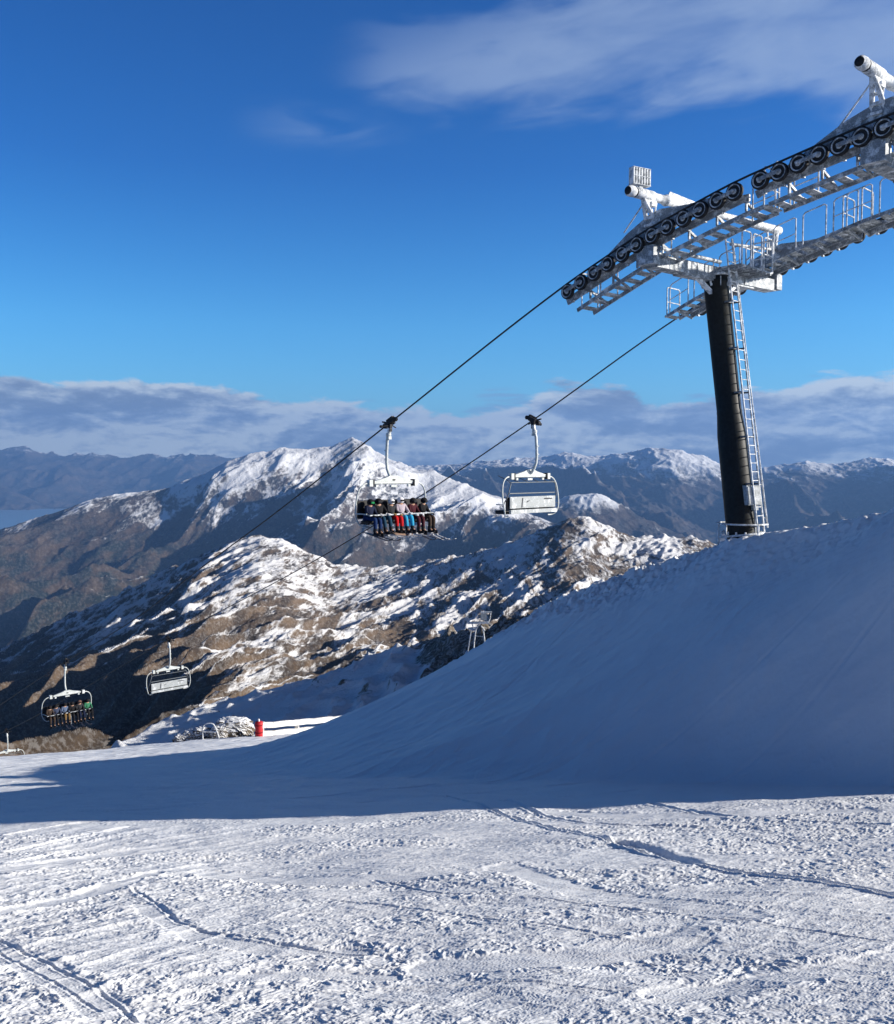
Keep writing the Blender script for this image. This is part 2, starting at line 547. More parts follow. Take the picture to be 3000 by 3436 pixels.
    z = z + .035 * ridged(X * .5 + .3 * Y, Y * .9 - X * .8, 3) * sstep(Y, 15, 19) + .05 * fbm(X * .5, Y * .4 + 9, 3) * sstep(Y, 15, 19)
    # smoothed swath where boards have scraped the surface flat
    # crest: wind-carved lumps along the rim
    xc = np.interp(Y, cy, cx)
    rim = np.exp(-((X - xc + 1.0) / 1.9) ** 2) * sstep(Y, 16, 20) * sstep(Y, 46, 40)
    rr = ridged(X * 1.6, Y * 1.3, 4)
    z = z + rim * (.12 * (rr - .45) + .11 * perlin(X * 2.4, Y * 1.9) + .08 * perlin(X * 5.5, Y * 4.5) + .04 * perlin(X * 13, Y * 12)) * (.35 + .85 * sstep(Y, 25, 29))
    rim2 = np.exp(-((X - xc + .25) / .8) ** 2) * sstep(Y, 17, 21) * sstep(Y, 46, 42)
    z = z + rim2 * (.17 * np.clip(perlin(X * 1.5 + 3, Y * 1.2) + .08, 0, 1) + .08 * np.clip(perlin(X * 6.2, Y * 6.0), 0, 1)) * (.30 + .75 * sstep(Y, 24, 28))
    return z


# columns: dense inside the view, coarse outside; rows: even in the picture
uc = np.concatenate([-np.geomspace(9, .60, 30), np.linspace(-.59, .59, 1180), np.geomspace(.60, 9, 30)])
yr1 = -np.geomspace(40, 1.2, 14)
yr2 = np.linspace(-1.0, 3.2, 16)
sl = np.concatenate([np.linspace(.50, .372, 180), np.linspace(.370, .044, 980)])
yr3 = 1.65 / sl
yr4 = np.linspace(yr3[-1] + .12, 60, 150)
yr5 = np.linspace(60.5, 95, 20)
yr = np.concatenate([yr1, yr2, yr3[yr3 > 3.3], yr4, yr5])
# insert extra rows over the bank (it is seen steeper than the plane)
mid = np.arange(11.5, 47, .055)
yr = np.unique(np.round(np.concatenate([yr, mid]), 4))
keep = [yr[0]]
for q in yr[1:]:
    if q - keep[-1] > .0009 * max(1, abs(q)):
        keep.append(q)
yr = np.array(keep)
wy = np.sqrt(np.maximum(yr, 0) ** 2 + 4.0)
X = (uc[None, :] * wy[:, None]).astype(np.float32)
Y = np.repeat(yr[:, None], len(uc), 1).astype(np.float32)
Z = ground_macro(X, Y) + ground_detail(X, Y)
snow = sheet('snow_slope', X, Y, Z, M['snow'])
tag(snow, 'wide snow slope, churned and sunlit in front and in blue shade behind', 'snow', kind='structure')
GX, GY, GZ = X, Y, Z


def gz(x, y):
    """height of the snow at a plan point"""
    a = np.array([[x]], np.float32); b = np.array([[y]], np.float32)
    return float(ground_macro(a, b)[0, 0] + ground_detail(a, b)[0, 0])


# ------------------------------------------------------------------ mountains
def fan(name, t0, t1, nt, ys, fn, mat, label, cat='mountain'):
    t = np.linspace(t0, t1, nt)
    T, Yy = np.meshgrid(t, ys)
    Xx = T * Yy
    Z, snowa = fn(T, Xx, Yy)
    o = sheet(name, Xx, Yy, Z, mat, {'snow': snowa})
    tag(o, label, cat, kind='structure')
    return o


def tab(T, pts):
    """pts (px, value) -> value at tangent T"""
    xs = [(p[0] - 1500) / 3030 for p in pts]
    return np.interp(T, xs, [p[1] for p in pts])


def pz(py, y):
    return (1560 - py) / 3030 * y


VALLEY = -900.0


def near_spur(T, X, Y):
    yc = tab(T, [(-600, 150), (250, 150), (650, 190), (1400, 190), (1700, 150), (3500, 130)])
    pyc = tab(T, [(-600, 2760), (100, 2650), (280, 2560), (450, 2460), (650, 2372), (1000, 2300), (1200, 2225), (1330, 2180), (1480, 2128), (1600, 2105), (1750, 2075), (2300, 1960), (3500, 1850)])
    zc = pz(pyc, yc)
    q = np.clip((Y - 62) / (yc - 62), 0, 1)
    z0 = -1.0 - .40 * 62 + 0 * T
    zf = z0 - 6 + (zc - (z0 - 6)) * q ** .9
    zf = zf - 3.5 * np.sin(q * PI)
    zb = zc - (Y - yc) * .55
    z = np.where(Y < yc, zf, zb)
    # rocks break the surface near the right hand side
    rk = sstep(fbm(X * .02, Y * .02, 3), -.05, .35)
    amp = .8 + 1.5 * tab(T, [(200, .3), (900, .15), (1250, .6), (1500, 1.0), (2000, 1.0)])
    z = z + amp * (ridged(X * .10, Y * .08, 5) - .4) * 1.5 + 1.2 * fbm(X * .03, Y * .03, 3)
    sn = .80 - .55 * tab(T, [(0, .5), (300, .3), (900, .0), (1300, .25), (1480, .9), (2000, 1.0)]) + .45 * fbm(X * .05, Y * .04, 4)
    sn = sn - .18 * (sstep(ridged(X * .10, Y * .08, 5), .55, .8))
    return z, sn


def mid_hills(T, X, Y):
    yc = tab(T, [(-600, 3000), (100, 2700), (870, 2500), (1300, 2300), (1900, 2000), (3500, 2000)])
    pyc = tab(T, [(-600, 2330), (0, 2190), (100, 2135), (260, 2060), (420, 1985), (560, 1920), (680, 1868), (780, 1832), (870, 1818), (950, 1830), (1040, 1872), (1120, 1902), (1300, 1898), (1420, 1880), (1560, 1852), (1700, 1822), (1800, 1790), (1900, 1768), (1980, 1766), (2060, 1800), (2130, 1812), (2230, 1794), (2300, 1796), (2380, 1812), (2600, 1850), (3500, 1950)])
    zc = pz(pyc, yc)
    y0 = 230.0
    q = np.clip(np.log(np.maximum(Y, y0) / y0) / np.log(yc / y0), 0, 1)
    py0 = 2700
    py = py0 + (pyc - py0) * q ** .92
    zf = pz(py, Y)
    zb = zc - (Y - yc) * .45
    z = np.where(Y < yc, zf, zb)
    u_, v_ = rot(X, Y, .25)
    u_, v_ = rot(X, Y, .34)
    near = np.clip(Y / 900, .22, 1)
    # spurs running away from the viewer, cut by gullies, then hummocks and outcrops
    big = ridged(u_ / 420, v_ / 900, 4) - .45
    med = ridged(u_ / 80 + 3, v_ / 420, 4, .5) - .42
    sml = ridged(u_ / 24 + 7, v_ / 85, 5) - .42
    fin = fbm(u_ / 9, v_ / 13, 4)
    cf = np.clip(1 - q, 0, 1)
    z = z + big * 46 * (near * np.clip(cf * 2.2, .28, 1)) + med * 27 * np.clip(Y / 600, .3, 1) * np.clip(np.clip(cf * 2.5, .4, 1) + 1.3 * sstep(T, -.2, -.32), .4, 1.7) + sml * 6.2 + fin * 1.3 + .7 * fbm(u_ / 3.2, v_ / 4.5, 3)
    z = z - np.clip(-.27 - T, 0, 1) * Y * .36 * sstep(q, .15, .32) * sstep(q, .66, .50)
    # named knolls
    for (kx, ky, kd, w_, h_) in ((1430, 2090, 430, 17, 9), (1960, 1790, 1900, 120, 26), (870, 1830, 2300, 190, 22)):
        cxk = (kx - 1500) / 3030 * kd
        z = z + h_ * np.exp(-(((X - cxk) / w_) ** 2 + ((Y - kd) / (w_ * 1.6)) ** 2))
    crest = sstep(q, .55, .98)
    sn = .31 + .13 * crest + .05 * sstep(q, .30, .55) + .34 * fbm(u_ / 150, v_ / 620, 4) + .22 * (med) - .10 * sstep(T, -.05, .12) * (1 - crest)
    # dry valley side on the far left
    sn = sn - .35 * sstep(pyc, 2000, 2130) * (1 - crest * .3) - .30 * sstep(T, -.25, -.42) * sstep(q, .5, .15) * 0
    sn = sn - .42 * sstep(T, -.24, -.34) * sstep(q, .12, .28) * sstep(q, .74, .58) + .12 * sstep(q, .14, .04)
    return z, sn


def big_mountain(T, X, Y):
    yc = tab(T, [(-900, 6200), (0, 6200), (560, 6800), (1180, 7200), (1600, 6600), (2000, 5600), (3500, 5200)])
    pyc = tab(T, [(-900, 1900), (-200, 1820), (0, 1775), (150, 1728), (300, 1680), (420, 1652), (560, 1636), (680, 1590), (760, 1545), (830, 1522), (900, 1512), (960, 1500), (1040, 1506), (1110, 1496), (1150, 1480), (1183, 1466), (1215, 1478), (1260, 1512), (1330, 1545), (1400, 1572), (1460, 1578), (1540, 1612), (1620, 1645), (1700, 1680), (1780, 1722), (1860, 1752), (1950, 1790), (2100, 1850), (2500, 2000), (3500, 2200)])
    zc = pz(pyc, yc)
    foot = tab(T, [(-900, 4300), (600, 4200), (1200, 3700), (3500, 3200)])
    q = np.clip((Y - foot) / (yc - foot), 0, 1)
    zf = VALLEY - 30 + (zc - VALLEY + 30) * (q ** 1.18)
    zb = zc - (Y - yc) * .6
    z = np.where(Y < yc, zf, zb)
    u_, v_ = rot(X, Y, .55)
    wxx = u_ + 160 * fbm(X / 900, Y / 900, 3)
    big = ridged(wxx / 1000 + .35, v_ / 3400 + .1, 4, .45) - .45
    med = ridged(wxx / 270, v_ / 1300, 5, .52) - .42
    fin = ridged(X / 90, Y / 120, 4) - .42
    env = np.clip((1 - q) * 3.0, .03, 1) * sstep(q, 0, .15)
    z = z + big * 520 * env + (med - .03) * 150 * np.clip(env, .14, 1) * sstep(q, 0, .2) + fin * 17 * np.clip(env, .45, 1)
    alt = sstep(z, -680, 0)
    sn = .12 + .52 * alt + .50 * fbm(u_ / 260, v_ / 1500, 5) + .42 * sstep(T, -.12, .03) * alt + .30 * sstep(T, -.02, .06) * sstep(z, -330, -150)
    sn = sn - .30 * sstep(T, -.34, -.50) + .16 * med
    return z, sn


def side_spur(T, X, Y):
    yc = tab(T, [(1500, 8200), (3500, 8200)])
    pyc = tab(T, [(1500, 1900), (1750, 1730), (1860, 1680), (1920, 1660), (2000, 1656), (2060, 1676), (2130, 1720), (2220, 1765), (2330, 1810), (2600, 1900), (3500, 2100)])
    zc = pz(pyc, yc)
    q = np.clip((Y - 6500) / (yc - 6500), 0, 1)
    zf = VALLEY + (zc - VALLEY) * q
    z = np.where(Y < yc, zf, zc - (Y - yc) * .6)
    med = ridged(X / 420, Y / 900, 6, .6) - .42
    z = z + med * 130 * np.clip((1 - q) * 3, .2, 1) + (ridged(X / 110, Y / 140, 4) - .4) * 22
    sn = .10 + .45 * sstep(z, -600, -250) + .3 * fbm(X / 300, Y / 500, 5)
    return z, sn


def right_range(T, X, Y):
    yc = tab(T, [(1200, 15000), (1900, 13500), (2250, 12500), (2600, 12500), (3600, 11500)])
    pyc = tab(T, [(1200, 1570), (1400, 1560), (1560, 1552), (1700, 1538), (1820, 1530), (1920, 1522), (2000, 1532), (2080, 1522), (2200, 1503), (2290, 1512), (2360, 1530), (2430, 1560), (2520, 1572), (2600, 1556), (2700, 1540), (2800, 1548), (2900, 1538), (3000, 1545), (3300, 1520), (3600, 1500)])
    zc = pz(pyc, yc)
    q = np.clip((Y - 8200) / (yc - 8200), 0, 1)
    zf = VALLEY + (zc - VALLEY) * q ** 1.1
    z = np.where(Y < yc, zf, zc - (Y - yc) * .5)
    u_, v_ = rot(X, Y, -.35)
    big = ridged(u_ / 1900 + .2, v_ / 4200, 5, .5) - .45
    med = ridged(u_ / 520, v_ / 900, 6, .6) - .42
    z = z + big * 620 * np.clip((1 - q) * 2.6, .10, 1) * sstep(q, 0, .1) + med * 130 * np.clip((1 - q) * 2.6, .25, 1) + (ridged(X / 150, Y / 200, 4) - .4) * 22
    sn = -.16 + .85 * sstep(z, -560, 200) + .26 * fbm(u_ / 700, v_ / 1500, 5) + .12 * med
    return z, sn


def left_range(T, X, Y):
    yc = tab(T, [(-900, 23500), (400, 23500), (1000, 24000), (1600, 24500)])
    pyc = tab(T, [(-900, 1440), (-200, 1460), (0, 1502), (90, 1494), (160, 1518), (300, 1522), (460, 1526), (560, 1528), (700, 1522), (850, 1540), (1000, 1552), (1600, 1570)])
    zc = pz(pyc, yc)
    f0 = tab(T, [(-900, 19000), (1600, 19000)])
    q = np.clip((Y - f0) / (yc - f0), 0, 1)
    zf = VALLEY - 30 + (zc - VALLEY + 30) * q ** .9
    z = np.where(Y < yc, zf, zc - (Y - yc) * .4)
    u_, v_ = rot(X, Y, .5)
    big = ridged(u_ / 2600 + .6, v_ / 5000 + .4, 6, .55) - .45
    med = ridged(u_ / 700, v_ / 1300, 5, .6) - .42
    z = z + (big * 700 * np.clip((1 - q) * 2.2, .08, 1) + med * 170) * sstep(q, 0, .12)
    sn = -.28 + .65 * sstep(z, -250, 420) + .24 * fbm(u_ / 900, v_ / 1900, 5) + .1 * med
    return z, sn


def lake_hill(T, X, Y):
    """low hill left of the lake"""
    yc = tab(T, [(-900, 19200), (600, 19200)])
    pyc = tab(T, [(-900, 1560), (-200, 1600), (0, 1622), (60, 1652), (140, 1690), (220, 1712), (300, 1745), (600, 1800)])
    zc = pz(pyc, yc)
    q = np.clip((Y - 17900) / (yc - 17900), 0, 1)
    z = np.where(Y < yc, VALLEY - 30 + (zc - VALLEY + 30) * q, zc - (Y - yc) * .5)
    z = z + (ridged(X / 500, Y / 800, 5) - .45) * 110 * np.clip((1 - q) * 3, .2, 1)
    sn = -.4 + .2 * fbm(X / 500, Y / 900, 4)
    return z, sn


M['mt_spur'] = mat_mountain('rock_and_snow_near', (.075, .062, .048), (.20, .165, .125), .16, .4, bump_d=.8, soft=.10, detail_amp=.45)
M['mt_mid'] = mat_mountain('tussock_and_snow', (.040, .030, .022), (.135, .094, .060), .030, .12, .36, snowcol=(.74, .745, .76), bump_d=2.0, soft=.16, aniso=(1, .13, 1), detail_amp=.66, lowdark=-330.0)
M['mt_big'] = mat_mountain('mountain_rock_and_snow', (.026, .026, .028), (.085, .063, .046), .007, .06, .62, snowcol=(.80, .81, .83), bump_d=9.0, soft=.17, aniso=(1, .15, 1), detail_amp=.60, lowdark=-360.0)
M['mt_right'] = mat_mountain('far_mountain_rock_and_snow', (.028, .028, .030), (.080, .062, .050), .0030, .05, -.3, snowcol=(.80, .82, .85), bump_d=16.0, soft=.18, aniso=(1, .4, 1), detail_amp=.40)

fan('rocky_spur', -.95, .95, 900, np.concatenate([np.linspace(62, 200, 330), np.geomspace(201, 330, 40)]), near_spur, M['mt_spur'],
    'snow covered spur in shade with rocks breaking out, just beyond the slope')
fan('foothills', -.85, .75, 1150, np.concatenate([np.geomspace(235, 2750, 900), np.geomspace(2760, 4300, 60)]), mid_hills, M['mt_mid'],
    'brown tussock hillside streaked with snow in the middle distance')
fan('mountain', -.80, .62, 1150, np.concatenate([np.linspace(3100, 7400, 620), np.geomspace(7410, 9000, 40)]), big_mountain, M['mt_big'],
    'big mountain with a white pointed summit behind the loaded chair')
fan('mountain_spur', -.02, .60, 420, np.linspace(6400, 9000, 180), side_spur, M['mt_right'],
    'small brown pointed spur between the big mountain and the dark range')
fan('mountain_range', -.15, .78, 800, np.linspace(8100, 16500, 330), right_range, M['mt_right'],
    'dark blue mountain range with snowy tops behind the tower')
fan('far_mountain_range', -.85, .1, 620, np.linspace(18900, 27000, 220), left_range, M['mt_right'],
    'far hazy mountains under the cloud on the left')
fan('lakeside_hill', -.80, -.28, 300, np.linspace(17800, 20300, 90), lake_hill, M['mt_right'],
    'low hazy hill beside the lake on the far left', 'hill')


def mat_valley():
    m, t = new_mat('valley_floor')
    p = geo_pos(t)
    n = t.noise(p, .0022, 9, .62, .5)
    n2 = t.noise(p, .012, 6, .6)
    c = t.ramp(t.math('ADD', t.math('MULTIPLY', n, .7), t.math('MULTIPLY', n2, .3)), [(.35, (.012, .018, .014)), (.5, (.045, .036, .022)), (.62, (.085, .062, .036)), (.75, (.05, .06, .03))])
    finish(t, c, .9, bump=n2, bump_s=.6, bump_d=20, spec=.05)
    return m


vs = np.linspace(-29000, 29000, 60)
VX, VY = np.meshgrid(vs, np.linspace(2400, 27800, 60))
vf = sheet('valley_floor', VX, VY, np.full(VX.shape, VALLEY), mat_valley())
tag(vf, 'dark wooded valley floor far below', 'valley', kind='structure')
m, t = new_mat('lake_water')
finish(t, (.16, .27, .38), .35, spec=.5, bump=t.noise(geo_pos(t), .01, 3), bump_s=.1, bump_d=2)
LX, LY = np.meshgrid(np.linspace(-14000, -5200, 12), np.linspace(11500, 18600, 12))
lk = sheet('lake', LX, LY, np.full(LX.shape, VALLEY + 2.0), m)
tag(lk, 'pale blue lake on the far left', 'lake', kind='structure')

# ------------------------------------------------------------------ mesh builder
class MB:
    def __init__(self):
        self.v = []; self.f = []; self.m = []; self.s = []

    def add(self, vs, fs, mi=0, sm=False):
        o = len(self.v)
        self.v += [tuple(q) for q in vs]
        self.f += [tuple(i + o for i in f) for f in fs]
        self.m += [mi] * len(fs); self.s += [sm] * len(fs)

    def box(self, c, sx, sy, sz, ax=None, mi=0):
        c = Vector(c)
        if ax is None:
            ax = (Vector((1, 0, 0)), Vector((0, 1, 0)), Vector((0, 0, 1)))
        vs = []
        for k in (-1, 1):
            for j in (-1, 1):
                for i in (-1, 1):
                    vs.append(c + ax[0] * (i * sx / 2) + ax[1] * (j * sy / 2) + ax[2] * (k * sz / 2))
        self.add(vs, [(0, 2, 3, 1), (4, 5, 7, 6), (0, 1, 5, 4), (2, 6, 7, 3), (0, 4, 6, 2), (1, 3, 7, 5)], mi)

    def beam(self, a, b, wd, ht, up=(0, 0, 1), mi=0):
        a, b = Vector(a), Vector(b)
        d = b - a; L = d.length; d.normalize()
        s = d.cross(Vector(up)); s.normalize()
        u_ = s.cross(d)
        self.box((a + b) / 2, L, wd, ht, (d, s, u_), mi)

    def tube(self, pts, r, seg=8, mi=0, caps=True):
        P = [Vector(p) for p in pts]
        if not isinstance(r, (list, tuple)):
            r = [r] * len(P)
        rings = []
        prev = None
        for i, p in enumerate(P):
            if i == 0: d = P[1] - P[0]
            elif i == len(P) - 1: d = P[-1] - P[-2]
            else: d = (P[i + 1] - P[i]).normalized() + (P[i] - P[i - 1]).normalized()
            d.normalize()
            if prev is None:
                ref = Vector((0, 0, 1)) if abs(d.z) < .9 else Vector((1, 0, 0))
                a = d.cross(ref)
            else:
                a = prev - d * prev.dot(d)
            a.normalize(); prev = a
            b = d.cross(a)
            rings.append([p + (a * math.cos(2 * PI * k / seg) + b * math.sin(2 * PI * k / seg)) * r[i] for k in range(seg)])
        vs = [q for rg in rings for q in rg]
        fs = []
        for i in range(len(P) - 1):
            for k in range(seg):
                k2 = (k + 1) % seg
                fs.append((i * seg + k, i * seg + k2, (i + 1) * seg + k2, (i + 1) * seg + k))
        self.add(vs, fs, mi, True)
        if caps:
            self.add(rings[0], [tuple(range(seg))[::-1]], mi)
            self.add(rings[-1], [tuple(range(seg))], mi)

    def lathe(self, c, axis, prof, seg=24, mi=0, smooth=True):
        """prof: (offset along axis, radius[, material])"""
        axis = Vector(axis).normalized(); c = Vector(c)
        ref = Vector((0, 0, 1)) if abs(axis.z) < .9 else Vector((1, 0, 0))
        a = axis.cross(ref).normalized(); b = axis.cross(a)
        vs = []
        for p in prof:
            for k in range(seg):
                th = 2 * PI * k / seg
                vs.append(c + axis * p[0] + (a * math.cos(th) + b * math.sin(th)) * p[1])
        for i in range(len(prof) - 1):
            mm = prof[i][2] if len(prof[i]) > 2 else mi
            fs = []
            for k in range(seg):
                k2 = (k + 1) % seg
                fs.append((i * seg + k, i * seg + k2, (i + 1) * seg + k2, (i + 1) * seg + k))
            o = len(self.v)
            if i == 0:
                base = o
                self.v += [tuple(q) for q in vs]
            self.f += [tuple(j + base for j in f) for f in fs]
            self.m += [mm] * len(fs); self.s += [smooth] * len(fs)

    def prism(self, poly, thick_vec, mi=0):
        P = [Vector(p) for p in poly]; tv = Vector(thick_vec)
        n = len(P)
        vs = [p - tv / 2 for p in P] + [p + tv / 2 for p in P]
        fs = [tuple(range(n))[::-1], tuple(range(n, 2 * n))]
        fs += [(i, (i + 1) % n, n + (i + 1) % n, n + i) for i in range(n)]
        self.add(vs, fs, mi)

    def mesh(self, name, mats, origin=(0, 0, 0)):
        me = bpy.data.meshes.new(name)
        o = Vector(origin)
        me.from_pydata([tuple(Vector(v) - o) for v in self.v], [], self.f)
        me.polygons.foreach_set('material_index', self.m)
        me.polygons.foreach_set('use_smooth', self.s)
        for mm in (mats if isinstance(mats, (list, tuple)) else [mats]):
            me.materials.append(mm)
        me.update()
        return me

    def build(self, name, mats, parent=None, origin=(0, 0, 0)):
        """origin: where the parent's frame sits in the coordinates used"""
        o = bpy.data.objects.new(name, self.mesh(name, mats, origin))
        col.objects.link(o)
        if parent: o.parent = parent
        return o


def empty(name, loc=(0, 0, 0), rz=0):
    o = bpy.data.objects.new(name, None)
    o.empty_display_size = .2
    col.objects.link(o)
    o.location = loc; o.rotation_euler = (0, 0, rz)
    return o


def kids(o):
    return [c for c in bpy.data.objects if c.parent == o]


def copy_tree(o, parent=None):
    c = o.copy(); col.objects.link(c)
    if parent: c.parent = parent
    for ch in kids(o):
        copy_tree(ch, c)
    return c


# ------------------------------------------------------------------ lift line
DV = Vector((-.685, .7286, 0)).normalized()      # down the line, away from the camera
UV = -DV                                          # up the line
PV = Vector((.7286, .685, 0)).normalized()        # across, to the far side
UP = Vector((0, 0, 1))
P1Y = [10, 14, 16.5, 18.7, 20.65, 22.6, 23.1, 24.0, 25.05, 26.0, 27.0, 33, 38.7, 43.5, 48.5, 55.9, 70, 95]
P1Z = [8.6, 8.25, 8.02, 7.78, 7.44, 6.99, 6.86, 6.54, 6.14, 5.66, 5.12, 1.30, -2.35, -5.25, -8.4, -12.35, -20.2, -33.5]
P2Y = [15, 20, 23.0, 25.7, 27.7, 28.2, 29.2, 30.12, 31.1, 32.1, 37.8, 43, 49, 61.6, 87, 115]
P2Z = [8.9, 8.4, 7.95, 7.60, 7.18, 7.02, 6.70, 6.36, 5.95, 5.46, 1.62, -1.75, -5.3, -12.0, -26.0, -39.0]


def smoothtab(xs, ys):
    """monotone-ish Catmull interpolation"""
    def f(x):
        i = max(0, min(len(xs) - 2, int(np.searchsorted(xs, x)) - 1))
        x0, x1 = xs[i], xs[i + 1]; y0, y1 = ys[i], ys[i + 1]
        d = (y1 - y0) / (x1 - x0)
        m0 = d if i == 0 else .5 * (d + (y0 - ys[i - 1]) / (x0 - xs[i - 1]))
        m1 = d if i == len(xs) - 2 else .5 * (d + (ys[i + 2] - y1) / (xs[i + 2] - x1))
        t = (x - x0) / (x1 - x0); h = x1 - x0
        return (2 * t ** 3 - 3 * t ** 2 + 1) * y0 + (t ** 3 - 2 * t ** 2 + t) * h * m0 + (-2 * t ** 3 + 3 * t ** 2) * y1 + (t ** 3 - t ** 2) * h * m1
    return f


z1 = smoothtab(P1Y, P1Z); z2 = smoothtab(P2Y, P2Z)


def F1(y): return Vector((28.95 - .94 * y, y, z1(y)))
def F2(y): return Vector((39.11 - .94 * y, y, z2(y)))


SR = .215
def haul_rope(F, y0, y1, label):
    mb = MB()
    pts = [F(y) + UP * (SR + .025) for y in np.concatenate([np.linspace(y0, 34, 60), np.linspace(34.6, y1, 60)])]
    mb.tube(pts, .029, 8)
    mid = pts[60]
    o = mb.build('haul_rope', M['rope'], None, mid)
    o.location = mid
    tag(o, label, 'rope', 'haul ropes of the chairlift')


haul_rope(F1, 12, 92, 'near haul rope running over the lower wheels and carrying the chairs with riders')
haul_rope(F2, 17, 112, 'far haul rope passing behind the tower and carrying the empty chairs')


def sheave_mesh():
    """one rope wheel, axis along PV; side facing -PV and +PV alike"""
    mb = MB()
    for s in (-1, 1):
        prof = [(s * .050, SR - .015, 0), (s * .056, SR - .018, 0), (s * .064, SR - .030, 1), (s * .066, SR - .052, 1), (s * .050, SR - .060, 0),
                (s * .036, SR - .080, 0), (s * .030, .085, 0), (s * .050, .072, 1), (s * .062, .035, 1), (s * .064, .001, 1)]
        if s < 0:
            mb.lathe((0, 0, 0), PV, prof, 28)
        else:
            mb.lathe((0, 0, 0), PV, prof[::1], 28)
    mb.lathe((0, 0, 0), PV, [(-.050, SR - .015, 0), (-.035, SR + .012, 0), (-.012, SR - .012, 0), (.012, SR - .012, 0), (.035, SR + .012, 0), (.050, SR - .015, 0)], 28)
    return mb.mesh('sheave', [M['rubber'], M['galv']])


SHEAVE = sheave_mesh()


def rail_frame(mb, a, b, h=1.0, r=.022, midr=True):
    """inverted-U rail between two foot points"""
    a, b = Vector(a), Vector(b)
    d = (b - a)
    c1 = a + UP * (h - .08); c2 = b + UP * (h - .08)
    q1 = a + UP * h + d.normalized() * .08; q2 = b + UP * h - d.normalized() * .08
    mb.tube([a, c1, a + UP * (h - .02) + d.normalized() * .02, q1, q2, b + UP * (h - .02) - d.normalized() * .02, c2, b], r, 6)
    if midr:
        mb.tube([a + UP * h * .5, b + UP * h * .5], r * .8, 5)


